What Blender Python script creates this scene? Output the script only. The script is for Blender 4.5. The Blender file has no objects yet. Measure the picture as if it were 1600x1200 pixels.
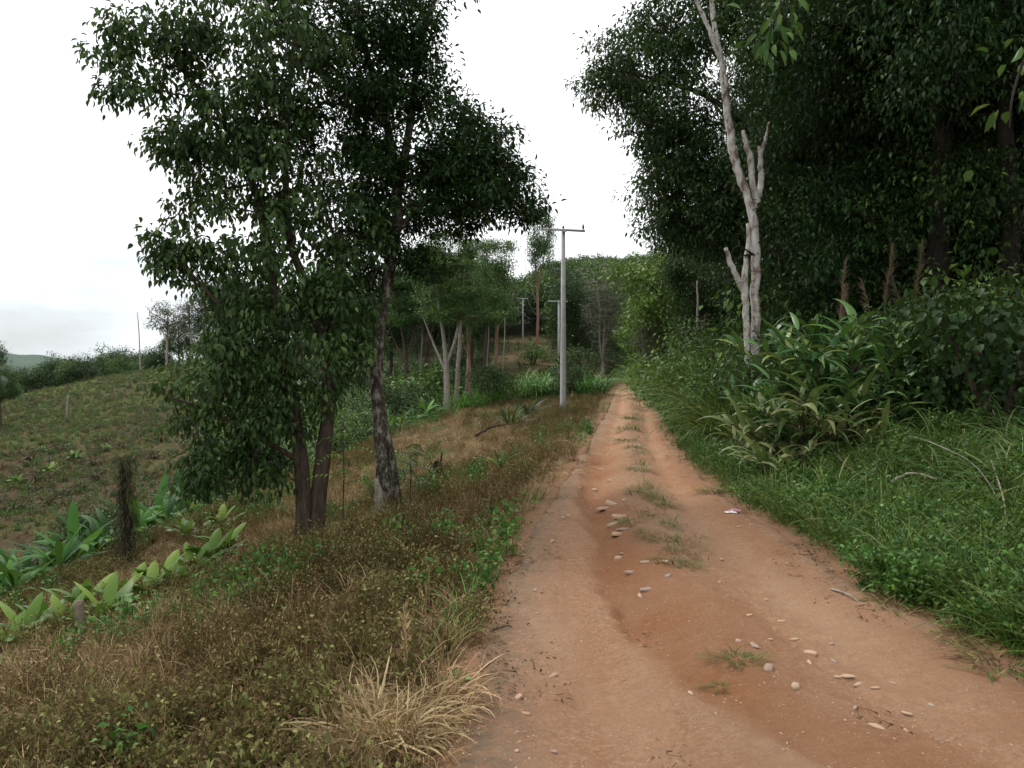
import bpy, math, random
import numpy as np
from mathutils import Vector, noise as mnoise
PI = math.pi
rng = np.random.default_rng(7)
random.seed(7)

# ------------------------------------------------------------------ camera, sky, sun, exposure
sc = bpy.context.scene
COL = sc.collection
F = 1155.0          # focal length in photo pixels (1600 wide)
HY = 590.0          # horizon row in the photo
EYE = 1.6
cam = bpy.data.cameras.new('camera'); camo = bpy.data.objects.new('camera', cam); COL.objects.link(camo)
cam.sensor_width = 36.0; cam.lens = 36.0 * F / 1600.0
cam.clip_start = 0.05; cam.clip_end = 12000
camo.location = (0, 0, EYE)
camo.rotation_euler = (math.radians(90) - math.atan(10 / F), 0, 0)
sc.camera = camo

SUN_EL, SUN_AZ = math.radians(52), math.radians(-35)     # azimuth measured from +Y towards +X
world = bpy.data.worlds.new('World'); sc.world = world; world.use_nodes = True
nt = world.node_tree; nd = nt.nodes; lk = nt.links; nd.clear()
wo = nd.new('ShaderNodeOutputWorld'); bg = nd.new('ShaderNodeBackground'); lk.new(bg.outputs[0], wo.inputs[0])
sky = nd.new('ShaderNodeTexSky'); sky.sky_type = 'NISHITA'; sky.sun_disc = False
sky.sun_elevation = SUN_EL; sky.sun_rotation = SUN_AZ; sky.air_density = 1.2; sky.dust_density = 2.5
tc = nd.new('ShaderNodeTexCoord'); mp = nd.new('ShaderNodeMapping'); mp.inputs['Scale'].default_value = (1.1, 1.1, 3.6)
mp.inputs['Location'].default_value = (2.3, 0.4, 0.1)
lk.new(tc.outputs['Generated'], mp.inputs[0])
cn = nd.new('ShaderNodeTexNoise'); cn.inputs['Scale'].default_value = 1.6; cn.inputs['Detail'].default_value = 7
cn.inputs['Roughness'].default_value = 0.55; lk.new(mp.outputs[0], cn.inputs['Vector'])
cr = nd.new('ShaderNodeValToRGB'); cr.color_ramp.elements[0].position = 0.30; cr.color_ramp.elements[1].position = 0.52
cr.color_ramp.elements[0].color = (7.8, 8.6, 9.4, 1); cr.color_ramp.elements[1].color = (13.4, 13.9, 14.0, 1)
lk.new(cn.outputs['Fac'], cr.inputs[0])
# low on the horizon the cloud layer is seen edge-on and greyer
sep = nd.new('ShaderNodeSeparateXYZ'); lk.new(tc.outputs['Generated'], sep.inputs[0])
mr = nd.new('ShaderNodeMapRange'); mr.inputs['From Min'].default_value = 0.0; mr.inputs['From Max'].default_value = 0.30
mr.inputs['To Min'].default_value = 0.78; mr.inputs['To Max'].default_value = 1.0; lk.new(sep.outputs['Z'], mr.inputs[0])
mm = nd.new('ShaderNodeVectorMath'); mm.operation = 'SCALE'; lk.new(cr.outputs[0], mm.inputs[0]); lk.new(mr.outputs[0], mm.inputs['Scale'])
cm = nd.new('ShaderNodeMapRange'); cm.inputs['From Min'].default_value = 0.30; cm.inputs['From Max'].default_value = 0.42
cm.inputs['To Min'].default_value = 0.72; cm.inputs['To Max'].default_value = 1.0; lk.new(cn.outputs['Fac'], cm.inputs[0])
mx = nd.new('ShaderNodeMix'); mx.data_type = 'RGBA'; lk.new(cm.outputs[0], mx.inputs[0])
lk.new(sky.outputs[0], mx.inputs[6]); lk.new(mm.outputs[0], mx.inputs[7]); lk.new(mx.outputs[2], bg.inputs[0])
bg.inputs[1].default_value = 0.10

sun = bpy.data.lights.new('sun', 'SUN'); sun.energy = 2.2; sun.angle = math.radians(10); sun.color = (1, .95, .87)
suno = bpy.data.objects.new('sun', sun); COL.objects.link(suno)
sd = Vector((math.sin(SUN_AZ) * math.cos(SUN_EL), math.cos(SUN_AZ) * math.cos(SUN_EL), math.sin(SUN_EL)))
suno.rotation_euler = (-sd).to_track_quat('-Z', 'Y').to_euler(); suno.location = sd * 50
sc.view_settings.view_transform = 'Standard'; sc.view_settings.look = 'None'; sc.view_settings.gamma = 1
sc.view_settings.exposure = 0.15
cy = sc.cycles
cy.max_bounces = 5; cy.diffuse_bounces = 3; cy.glossy_bounces = 2; cy.transmission_bounces = 2; cy.transparent_max_bounces = 4
cy.use_denoising = True; cy.caustics_reflective = False; cy.caustics_refractive = False

# ------------------------------------------------------------------ terrain functions
_t = np.arange(-80, 1600, 1.0)
def table(ks, vs, smooth=5):
    v = np.interp(_t, ks, vs); k = np.ones(smooth) / smooth
    vp = np.pad(v, smooth // 2, mode='edge'); v = np.convolve(vp, k, 'valid')
    return lambda y: np.interp(y, _t, v)
rl = table([-30, 3, 4.5, 6, 8.8, 12, 16.8, 22, 30.8, 48, 91, 130, 200], [-.3, -.22, -.2, -.05, .36, .88, 1.72, 2.5, 3.95, 6.6, 13.2, 24, 46], 3)
rr = table([-30, 3, 4.5, 6, 8.8, 12, 16.8, 22, 30.8, 48, 91, 130, 200], [3.5, 3.1, 2.95, 2.8, 2.85, 3.1, 3.68, 4.5, 6.1, 8.8, 15.6, 26.6, 48.6], 3)
zr = table([-30, 20, 31, 48, 70, 91, 110, 140, 250, 420, 1600], [-.3, 0, .1, .35, .6, .8, 1.8, 5, 34, 48, 30], 7)
hf = table([-30, 20, 40, 60, 85, 110, 140, 250, 420, 1600], [-5, -4, -2.3, -.5, 1.5, 5.5, 9.5, 33, 48, 30], 7)
gl = table([-30, 10, 20, 35, 50, 90], [.25, .25, .17, .085, .06, .03], 3)
gully = table([-5, 2.6, 3.4, 4.2, 5.2, 7.5, 12, 20], [3.3, 1.75, 1.3, .95, .78, .92, 1.15, 2.3], 1)
def sstep(a, b, x):
    t = np.clip((x - a) / (b - a), 0, 1); return t * t * (3 - 2 * t)
def smax(a, b, k):
    h = np.clip(.5 + .5 * (a - b) / k, 0, 1); return b * (1 - h) + a * h + k * h * (1 - h)
def vnoise(x, y, s, seed=0.0):
    # cheap smooth value noise, vectorised
    x = x / s + 13.7 * seed; y = y / s + 7.1 * seed
    xi = np.floor(x); yi = np.floor(y); fx = x - xi; fy = y - yi
    fx = fx * fx * (3 - 2 * fx); fy = fy * fy * (3 - 2 * fy)
    def h(a, b):
        v = np.sin(a * 127.1 + b * 311.7 + seed * 17.3) * 43758.5453; return v - np.floor(v)
    return (h(xi, yi) * (1 - fx) + h(xi + 1, yi) * fx) * (1 - fy) + (h(xi, yi + 1) * (1 - fx) + h(xi + 1, yi + 1) * fx) * fy
def ucoord(x, y):
    l, r = rl(y), rr(y)
    return np.where(x < l, x - l, np.where(x > r, x - r, 0.0))   # signed distance outside the road
def height(x, y, detail=True):
    x = np.asarray(x, float); y = np.asarray(y, float)
    u = ucoord(x, y); z0 = zr(y)
    d = np.clip(-u, 0, None)
    E = 8.8
    left = z0 - gl(y) * np.minimum(d, E) - 0.46 * np.clip(d - E, 0, None) + .04 * sstep(0, .5, d)
    xf = np.minimum(x, -25)
    fld = -4 + .1726 * (y - 20) + .106 * (xf + 14)
    crest = 60 + (xf + 41) * 1.25
    over = np.clip(y - crest, 0, None); fld = fld - over * .1726 - .09 * over * (1 - np.exp(-over / 14.))
    fld = np.maximum(fld, -22)
    w = sstep(-34, -15, x)
    hh = hf(y); hh = np.where(hh > 9, 9 + (hh - 9) * (.42 + .58 * sstep(-.06, .10, x / np.maximum(y, 1))), hh)
    val = fld * (1 - w) + hh * w
    val = val + (1 - w) * sstep(300, 900, y) * 0
    lz = smax(left, val, 1.2) - .25 * np.exp(-((left - val) / 1.2) ** 2)
    # towards the road the hill behind gives way to the track
    k = sstep(9, 3, d)
    lz = lz * (1 - k) + smax(left, left * 0 + left, .1) * k
    r = np.clip(u, 0, None)
    right = z0 + .13 * np.minimum(r, 1.1) + .24 * np.clip(r - 1.1, 0, 40) + .05 * np.clip(r - 41, 0, None)
    z = np.where(u < 0, lz, right)
    if detail:
        a = sstep(.0, 1.2, np.abs(u))
        z = z + a * (.16 * (vnoise(x, y, 2.3, 1) - .5) + .08 * (vnoise(x, y, .7, 2) - .5))
        z = z + sstep(8, 40, np.abs(u)) * .9 * (vnoise(x, y, 14, 3) - .5)
    return z
def roadz(x, y):
    l, r = rl(y), rr(y); w = r - l; s = (x - l) / w
    z = zr(y)
    z = z - .065 * np.exp(-((s - .24) / .1) ** 2) - .065 * np.exp(-((s - .76) / .1) ** 2) + .03 * np.exp(-((s - .5) / .12) ** 2)
    z = z + .05 * (vnoise(x, y, .9, 4) - .5) + .028 * (vnoise(x, y, .33, 5) - .5) + .016 * (vnoise(x, y, .13, 6) - .5) + .010 * (vnoise(x, y, .055, 7) - .5) + .012 * sstep(.55, .8, vnoise(x, y, .4, 16)) * (vnoise(x, y, .035, 15) - .4)
    gx = gully(y) + .16 * (vnoise(y, y * 0, .8, 9) - .5) + .10 * (vnoise(y, y * 0, .21, 10) - .5) + .04 * (vnoise(x, y, .07, 10) - .5); on = sstep(20, 14, y)
    dx = x - gx; prof = np.where(dx < 0, np.exp(-(dx / .11) ** 2), np.exp(-(dx / .30) ** 2))
    z = z - on * .095 * prof * (.30 + vnoise(x, y, .5, 8)) * (.35 + .9 * vnoise(y, y * 0, 1.1, 20)) - .02 * on * sstep(0, .1, dx) * sstep(1.6, .4, dx)
    z = z - .03 * np.exp(-((x - gx - .95 - .25 * (vnoise(y, y * 0, 1.3, 19) - .5)) / .06) ** 2) * on * sstep(.35, .6, vnoise(x * .2, y, 1.1, 18))
    z = z + .03 * np.abs(vnoise(x, y * .5, .22, 17) - .5) * (1 - np.exp(-((s - .24) / .13) ** 2)) * (1 - np.exp(-((s - .76) / .13) ** 2))
    return z
def surf(x, y):
    u = ucoord(x, y); return np.where(u == 0, roadz(x, y), height(x, y))
def hz(x, y): return float(surf(np.array([x]), np.array([y]))[0])
def P(px, py, Y): return Vector(((px - 800) / F * Y, Y, EYE + (HY - py) / F * Y))
def G(px, py):        # where the sight line through a photo pixel meets the ground
    ax = (px - 800) / F; az = (HY - py) / F
    Y = np.geomspace(1.5, 400, 6000); x = ax * Y; z = EYE + az * Y
    g = surf(x, Y); i = int(np.argmax(z <= g))
    if z[i] > g[i]: i = len(Y) - 1
    return Vector((x[i], Y[i], g[i]))

# ------------------------------------------------------------------ helpers
def tag(o, label=None, cat=None, group=None, kind=None):
    if label: o['label'] = label
    if cat: o['category'] = cat
    if group: o['group'] = group
    if kind: o['kind'] = kind
    return o
class MB:
    """collects triangles/quads with a per-vertex random value"""
    def __init__(s): s.v = []; s.f3 = []; s.f4 = []; s.r = []; s.n = 0
    def add(s, v, f3=None, f4=None, r=0.5):
        v = np.asarray(v, float).reshape(-1, 3); s.v.append(v)
        if f3 is not None and len(f3): s.f3.append(np.asarray(f3, int).reshape(-1, 3) + s.n)
        if f4 is not None and len(f4): s.f4.append(np.asarray(f4, int).reshape(-1, 4) + s.n)
        r = np.broadcast_to(np.asarray(r, float), (len(v),)); s.r.append(r); s.n += len(v)
    def mesh(s, name, mats, smooth=False, matidx=None):
        me = bpy.data.meshes.new(name)
        v = np.concatenate(s.v); f3 = np.concatenate(s.f3) if s.f3 else np.zeros((0, 3), int)
        f4 = np.concatenate(s.f4) if s.f4 else np.zeros((0, 4), int)
        me.vertices.add(len(v)); me.vertices.foreach_set('co', v.ravel())
        loops = np.concatenate([f3.ravel(), f4.ravel()])
        me.loops.add(len(loops)); me.loops.foreach_set('vertex_index', loops)
        st = np.concatenate([np.arange(len(f3)) * 3, len(f3) * 3 + np.arange(len(f4)) * 4])
        me.polygons.add(len(st)); me.polygons.foreach_set('loop_start', st)
        if smooth: me.polygons.foreach_set('use_smooth', np.ones(len(st), bool))
        me.update(calc_edges=True)
        a = me.attributes.new('var', 'FLOAT', 'POINT'); a.data.foreach_set('value', np.concatenate(s.r))
        for m in (mats if isinstance(mats, (list, tuple)) else [mats]): me.materials.append(m)
        return me
    def build(s, name, mat, parent=None, smooth=False, loc=None):
        o = bpy.data.objects.new(name, s.mesh(name, mat, smooth)); COL.objects.link(o)
        if parent: o.parent = parent
        if loc is not None: o.location = loc
        return o
def empty(name, loc, rz=0, s=1):
    o = bpy.data.objects.new(name, None); COL.objects.link(o); o.location = loc; o.rotation_euler = (0, 0, rz)
    o.scale = (s, s, s); o.empty_display_size = .3; return o
def copy_tree(root, loc, rz=0, s=1, label=None, group=None, tilt=(0, 0)):
    c = root.copy(); COL.objects.link(c); c.location = loc; c.rotation_euler = (tilt[0], tilt[1], rz)
    c.scale = s if isinstance(s, tuple) else (s, s, s)
    if label: c['label'] = label
    if group: c['group'] = group
    for ch in [o for o in root.children]:
        d = ch.copy(); COL.objects.link(d); d.parent = c
        for g in [o for o in ch.children]:
            e = g.copy(); COL.objects.link(e); e.parent = d
    return c
def nrmz(a): return a / np.maximum(np.linalg.norm(a, axis=-1, keepdims=True), 1e-9)
def rdir(n): return nrmz(rng.normal(size=(n, 3)))

# ------------------------------------------------------------------ materials
def mat(name):
    m = bpy.data.materials.new(name); m.use_nodes = True; t = m.node_tree; t.nodes.clear()
    o = t.nodes.new('ShaderNodeOutputMaterial'); return m, t, o
def N(t, typ, **kw):
    n = t.nodes.new(typ)
    for k, v in kw.items():
        if k in n.inputs: n.inputs[k].default_value = v
        else: setattr(n, k, v)
    return n
def ramp(t, fac, stops):
    r = t.nodes.new('ShaderNodeValToRGB'); e = r.color_ramp.elements
    while len(e) > 1: e.remove(e[-1])
    e[0].position = stops[0][0]; e[0].color = (*stops[0][1], 1)
    for p, c in stops[1:]:
        q = e.new(p); q.color = (*c, 1)
    t.links.new(fac, r.inputs[0]); return r.outputs[0]
def mixc(t, fac, a, b, mode='MIX'):
    m = t.nodes.new('ShaderNodeMix'); m.data_type = 'RGBA'; m.blend_type = mode
    for s, v in ((0, fac), (6, a), (7, b)):
        if hasattr(v, 'is_output'): t.links.new(v, m.inputs[s])
        elif isinstance(v, tuple): m.inputs[s].default_value = (*v, 1)
        else: m.inputs[s].default_value = v
    return m.outputs[2]
def noise(t, vec, scale, detail=5, rough=.6):
    n = N(t, 'ShaderNodeTexNoise', Scale=scale, Detail=detail, Roughness=rough)
    if vec: t.links.new(vec, n.inputs['Vector'])
    return n.outputs['Fac']
def leafmat(name, stops, transl=.22, rough=.5, spec=.3):
    m, t, o = mat(name)
    at = N(t, 'ShaderNodeAttribute'); at.attribute_name = 'var'
    c = ramp(t, at.outputs['Fac'], stops)
    oi = N(t, 'ShaderNodeObjectInfo')
    hs = N(t, 'ShaderNodeHueSaturation'); t.links.new(c, hs.inputs['Color'])
    mr = N(t, 'ShaderNodeMapRange'); t.links.new(oi.outputs['Random'], mr.inputs[0]); mr.inputs['To Min'].default_value = .80; mr.inputs['To Max'].default_value = 1.2
    t.links.new(mr.outputs[0], hs.inputs['Value'])
    mh = N(t, 'ShaderNodeMapRange'); t.links.new(oi.outputs['Random'], mh.inputs[0]); mh.inputs['To Min'].default_value = .515; mh.inputs['To Max'].default_value = .485
    t.links.new(mh.outputs[0], hs.inputs['Hue'])
    b = N(t, 'ShaderNodeBsdfPrincipled', Roughness=rough); b.inputs['Specular IOR Level'].default_value = spec
    t.links.new(hs.outputs[0], b.inputs['Base Color'])
    tr = N(t, 'ShaderNodeBsdfTranslucent'); t.links.new(mixc(t, .5, hs.outputs[0], (.09, .14, .02)), tr.inputs[0])
    ms = N(t, 'ShaderNodeMixShader'); ms.inputs[0].default_value = transl
    t.links.new(b.outputs[0], ms.inputs[1]); t.links.new(tr.outputs[0], ms.inputs[2]); t.links.new(ms.outputs[0], o.inputs[0])
    return m
def barkmat(name, stops, scale=(6, 6, 1.2), bump=.5, fine=9):
    m, t, o = mat(name); tc = N(t, 'ShaderNodeTexCoord'); mp = N(t, 'ShaderNodeMapping'); mp.inputs['Scale'].default_value = scale
    t.links.new(tc.outputs['Object'], mp.inputs[0])
    n1 = noise(t, mp.outputs[0], 2.2, 8, .65); n2 = noise(t, mp.outputs[0], fine, 6, .7)
    ad = N(t, 'ShaderNodeMath', operation='ADD'); t.links.new(n1, ad.inputs[0]); t.links.new(n2, ad.inputs[1])
    hf_ = N(t, 'ShaderNodeMath', operation='MULTIPLY'); hf_.inputs[1].default_value = .5; m7 = N(t, 'ShaderNodeMath', operation='MULTIPLY'); m7.inputs[1].default_value = 1.5; m8 = N(t, 'ShaderNodeMath', operation='MULTIPLY'); m8.inputs[1].default_value = .5; t.links.new(n1, m7.inputs[0]); t.links.new(n2, m8.inputs[0]); t.links.new(m7.outputs[0], ad.inputs[0]); t.links.new(m8.outputs[0], ad.inputs[1]); t.links.new(ad.outputs[0], hf_.inputs[0])
    c = ramp(t, hf_.outputs[0], stops)
    b = N(t, 'ShaderNodeBsdfPrincipled', Roughness=.9); b.inputs['Specular IOR Level'].default_value = .1; t.links.new(c, b.inputs['Base Color'])
    bp = N(t, 'ShaderNodeBump', Strength=bump, Distance=.02); t.links.new(n2, bp.inputs['Height']); t.links.new(bp.outputs[0], b.inputs['Normal'])
    t.links.new(b.outputs[0], o.inputs[0]); return m
def plain(name, c, rough=.8, var=.25, scale=8):
    m, t, o = mat(name); tc = N(t, 'ShaderNodeTexCoord'); n = noise(t, tc.outputs['Object'], scale, 6, .65)
    cc = ramp(t, n, [(.3, tuple(k * (1 - var) for k in c)), (.7, tuple(min(1, k * (1 + var)) for k in c))])
    b = N(t, 'ShaderNodeBsdfPrincipled', Roughness=rough); b.inputs['Specular IOR Level'].default_value = .25
    t.links.new(cc, b.inputs['Base Color']); bp = N(t, 'ShaderNodeBump', Strength=.3, Distance=.01)
    t.links.new(n, bp.inputs['Height']); t.links.new(bp.outputs[0], b.inputs['Normal']); t.links.new(b.outputs[0], o.inputs[0]); return m

M = {}
M['leaf_dark'] = leafmat('leaf_dark', [(0, (.010, .024, .006)), (.5, (.020, .048, .010)), (.85, (.038, .088, .018)), (1, (.075, .14, .03))], spec=.18, rough=.55, transl=.15)
M['leaf_tree'] = leafmat('leaf_tree', [(0, (.012, .028, .008)), (.4, (.026, .058, .014)), (.75, (.05, .10, .026)), (1, (.12, .18, .05))], spec=.22, rough=.5)
M['leaf_mid'] = leafmat('leaf_mid', [(0, (.028, .068, .014)), (.5, (.06, .13, .026)), (1, (.13, .22, .045))], spec=.2)
M['leaf_olive'] = leafmat('leaf_olive', [(0, (.045, .06, .03)), (.5, (.07, .085, .04)), (1, (.13, .13, .07))])
M['leaf_bright'] = leafmat('leaf_bright', [(0, (.06, .13, .02)), (.5, (.12, .22, .035)), (1, (.24, .34, .07))], transl=.3)
M['leaf_banana'] = leafmat('leaf_banana', [(0, (.02, .07, .012)), (.5, (.042, .135, .02)), (.9, (.10, .25, .04)), (1, (.35, .30, .05))], transl=.35, rough=.6, spec=.2)
M['cane_leaf'] = leafmat('cane_leaf', [(0, (.03, .08, .018)), (.5, (.06, .145, .032)), (.8, (.11, .20, .05)), (1, (.26, .28, .09))], transl=.2, rough=.42, spec=.35)
M['cane_pale'] = leafmat('cane_pale', [(0, (.09, .13, .04)), (.5, (.17, .22, .07)), (1, (.38, .34, .16))], transl=.25)
M['weed_dry'] = leafmat('weed_dry', [(0, (.04, .024, .012)), (.4, (.115, .064, .028)), (.68, (.155, .10, .043)), (.88, (.18, .155, .06)), (1, (.36, .28, .14))], transl=.2, rough=.8, spec=.1)
M['weed_olive'] = leafmat('weed_olive', [(0, (.07, .042, .022)), (.4, (.12, .085, .035)), (.75, (.14, .14, .042)), (1, (.28, .28, .10))], transl=.2, rough=.8, spec=.1)
M['straw'] = leafmat('straw', [(0, (.20, .12, .06)), (.5, (.42, .29, .15)), (1, (.66, .50, .29))], transl=.15, rough=.7, spec=.2)
M['straw_brown'] = leafmat('straw_brown', [(0, (.08, .045, .02)), (.5, (.20, .125, .055)), (1, (.38, .27, .13))], transl=.15, rough=.8, spec=.1)
M['ground_leaf'] = leafmat('ground_leaf', [(0, (.025, .07, .012)), (.5, (.05, .145, .02)), (.85, (.09, .22, .035)), (1, (.18, .30, .06))], transl=.25)
M['grass_green'] = leafmat('grass_green', [(0, (.04, .08, .013)), (.5, (.095, .16, .026)), (.85, (.16, .22, .045)), (1, (.30, .28, .12))], transl=.25)
M['grass_lush'] = leafmat('grass_lush', [(0, (.05, .14, .018)), (.5, (.09, .23, .03)), (1, (.16, .32, .06))], transl=.25)
M['creeper'] = leafmat('creeper', [(0, (.05, .042, .03)), (.6, (.11, .09, .06)), (1, (.12, .14, .06))], transl=.1, rough=1, spec=0)
M['plume'] = leafmat('plume', [(0, (.15, .10, .07)), (1, (.32, .23, .16))], transl=.3, rough=.9, spec=0)
M['bark_dark'] = barkmat('bark_dark', [(.3, (.012, .010, .008)), (.55, (.032, .025, .020)), (.75, (.07, .056, .045))])
M['bark_brown'] = barkmat('bark_brown', [(.3, (.025, .018, .013)), (.5, (.065, .046, .034)), (.72, (.13, .10, .08))], bump=.9)
M['bark_patch'] = barkmat('bark_patch', [(.38, (.028, .022, .018)), (.5, (.075, .058, .045)), (.58, (.24, .22, .19)), (.8, (.40, .38, .34))], (5, 5, 3))
M['bark_pale'] = barkmat('bark_pale', [(.34, (.11, .065, .05)), (.43, (.20, .15, .125)), (.49, (.42, .38, .34)), (.60, (.58, .56, .52))], (3, 3, 1.6), .9, 14)
M['bark_grey'] = barkmat('bark_grey', [(.3, (.14, .12, .10)), (.55, (.30, .26, .22)), (.75, (.44, .40, .36))], (4, 4, 1.5))
M['bark_red'] = barkmat('bark_red', [(.3, (.13, .07, .045)), (.55, (.27, .16, .11)), (.75, (.38, .26, .2))])
M['concrete'] = plain('concrete', (.36, .36, .34), .85, .18, 3)
M['galv'] = plain('galv', (.42, .42, .43), .6, .1)
M['porcelain'] = plain('porcelain', (.06, .045, .04), .3, .1)
M['wire'] = plain('wire', (.05, .05, .05), .5, .1)
M['wood_post'] = plain('wood_post', (.17, .13, .10), .9, .35, 20)
M['stone'] = None
def stonemat():
    m, t, o = mat('stone'); oi = N(t, 'ShaderNodeObjectInfo'); tc = N(t, 'ShaderNodeTexCoord'); n = noise(t, tc.outputs['Object'], 14, 5)
    c = ramp(t, oi.outputs['Random'], [(0, (.21, .21, .21)), (.3, (.28, .27, .25)), (.45, (.42, .34, .24)), (.65, (.48, .38, .27)), (.85, (.36, .22, .14)), (1, (.54, .46, .36))])
    c = mixc(t, ramp(t, n, [(.40, (.1, .1, .1)), (.62, (.9, .9, .9))]), c, (.38, .19, .105)); b = N(t, 'ShaderNodeBsdfPrincipled', Roughness=.85); t.links.new(c, b.inputs['Base Color'])
    bp = N(t, 'ShaderNodeBump', Strength=.4, Distance=.01); t.links.new(n, bp.inputs['Height']); t.links.new(bp.outputs[0], b.inputs['Normal'])
    t.links.new(b.outputs[0], o.inputs[0]); return m
M['stone'] = stonemat()
def roadmat():
    m, t, o = mat('red_earth_track'); geo = N(t, 'ShaderNodeNewGeometry'); pos = geo.outputs['Position']
    rut = N(t, 'ShaderNodeAttribute'); rut.attribute_name = 'rut'
    edge = N(t, 'ShaderNodeAttribute'); edge.attribute_name = 'edge'
    mp = N(t, 'ShaderNodeMapping'); mp.inputs['Scale'].default_value = (1, .35, 1); t.links.new(pos, mp.inputs[0])
    n1 = noise(t, mp.outputs[0], 1.5, 7, .62); n2 = noise(t, pos, 11, 8, .7); n3 = noise(t, pos, 60, 5, .7)
    c = ramp(t, n1, [(.28, (.30, .125, .056)), (.48, (.45, .225, .115)), (.70, (.54, .33, .195))])
    c = mixc(t, ramp(t, n2, [(.38, (0, 0, 0)), (.66, (.8, .8, .8))]), c, (.25, .115, .058)); n6 = noise(t, pos, 28, 8, .75); c = mixc(t, ramp(t, n6, [(.47, (0, 0, 0)), (.57, (.85, .85, .85))]), c, (.54, .33, .205)); c = mixc(t, ramp(t, n3, [(.51, (0, 0, 0)), (.62, (.75, .75, .75))]), c, (.20, .085, .042)); n8 = noise(t, pos, 3.2, 9, .78); c = mixc(t, ramp(t, n8, [(.44, (.6, .6, .6)), (.50, (0, 0, 0))]), c, (.33, .145, .07))
    c = mixc(t, ramp(t, n3, [(.42, (0, 0, 0)), (.72, (.4, .4, .4))]), c, (.47, .31, .21))
    wh = N(t, 'ShaderNodeAttribute'); wh.attribute_name = 'wheel'
    n4 = noise(t, mp.outputs[0], 4.5, 8, .7)
    rough_ = mixc(t, n4, (.24, .115, .06), (.46, .30, .20)); wf = N(t, 'ShaderNodeMath', operation='MULTIPLY_ADD'); t.links.new(wh.outputs['Fac'], wf.inputs[0]); wf.inputs[1].default_value = -.55; wf.inputs[2].default_value = .55
    c = mixc(t, wf.outputs[0], c, rough_); w2 = N(t, 'ShaderNodeMath', operation='MULTIPLY'); t.links.new(wh.outputs['Fac'], w2.inputs[0]); w2.inputs[1].default_value = .35; c = mixc(t, w2.outputs[0], c, (.48, .265, .16))
    n5 = noise(t, mp.outputs[0], .8, 6, .6); c = mixc(t, ramp(t, n5, [(.45, (0, 0, 0)), (.62, (.5, .5, .5))]), c, (.50, .32, .205))
    rf = N(t, 'ShaderNodeMath', operation='MULTIPLY'); rf.inputs[1].default_value = .75; t.links.new(rut.outputs['Fac'], rf.inputs[0])
    c = mixc(t, rf.outputs[0], c, (.30, .115, .045))
    # grit: small pale chips embedded in the clay
    for sc_, thr, cc in ((38, .13, (.62, .54, .43)), (90, .16, (.56, .46, .36)), (22, .085, (.40, .40, .38))):
        v = N(t, 'ShaderNodeTexVoronoi', Scale=sc_); v.inputs['Randomness'].default_value = 1; t.links.new(pos, v.inputs['Vector'])
        pz = noise(t, pos, sc_ * .11, 3); 
        lt = N(t, 'ShaderNodeMapRange'); lt.inputs['From Min'].default_value = thr; lt.inputs['From Max'].default_value = thr * .75
        t.links.new(v.outputs['Distance'], lt.inputs[0])
        g = N(t, 'ShaderNodeMath', operation='GREATER_THAN'); g.inputs[1].default_value = .53; t.links.new(pz, g.inputs[0])
        pr = N(t, 'ShaderNodeMath', operation='MULTIPLY'); t.links.new(lt.outputs[0], pr.inputs[0]); t.links.new(g.outputs[0], pr.inputs[1])
        c = mixc(t, pr.outputs[0], c, cc)
    ef = N(t, 'ShaderNodeMath', operation='MULTIPLY'); t.links.new(edge.outputs['Fac'], ef.inputs[0]); t.links.new(ramp(t, n2, [(.35, (0, 0, 0)), (.6, (1, 1, 1))]), ef.inputs[1])
    c = mixc(t, ef.outputs[0], c, (.25, .185, .125))
    b = N(t, 'ShaderNodeBsdfPrincipled', Roughness=.95); b.inputs['Specular IOR Level'].default_value = .1; t.links.new(c, b.inputs['Base Color'])
    ad = N(t, 'ShaderNodeMath', operation='ADD'); t.links.new(n2, ad.inputs[0]); t.links.new(n6, ad.inputs[1])
    bp = N(t, 'ShaderNodeBump', Strength=1.0, Distance=.045); t.links.new(ad.outputs[0], bp.inputs['Height']); t.links.new(bp.outputs[0], b.inputs['Normal'])
    t.links.new(b.outputs[0], o.inputs[0]); return m
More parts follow.
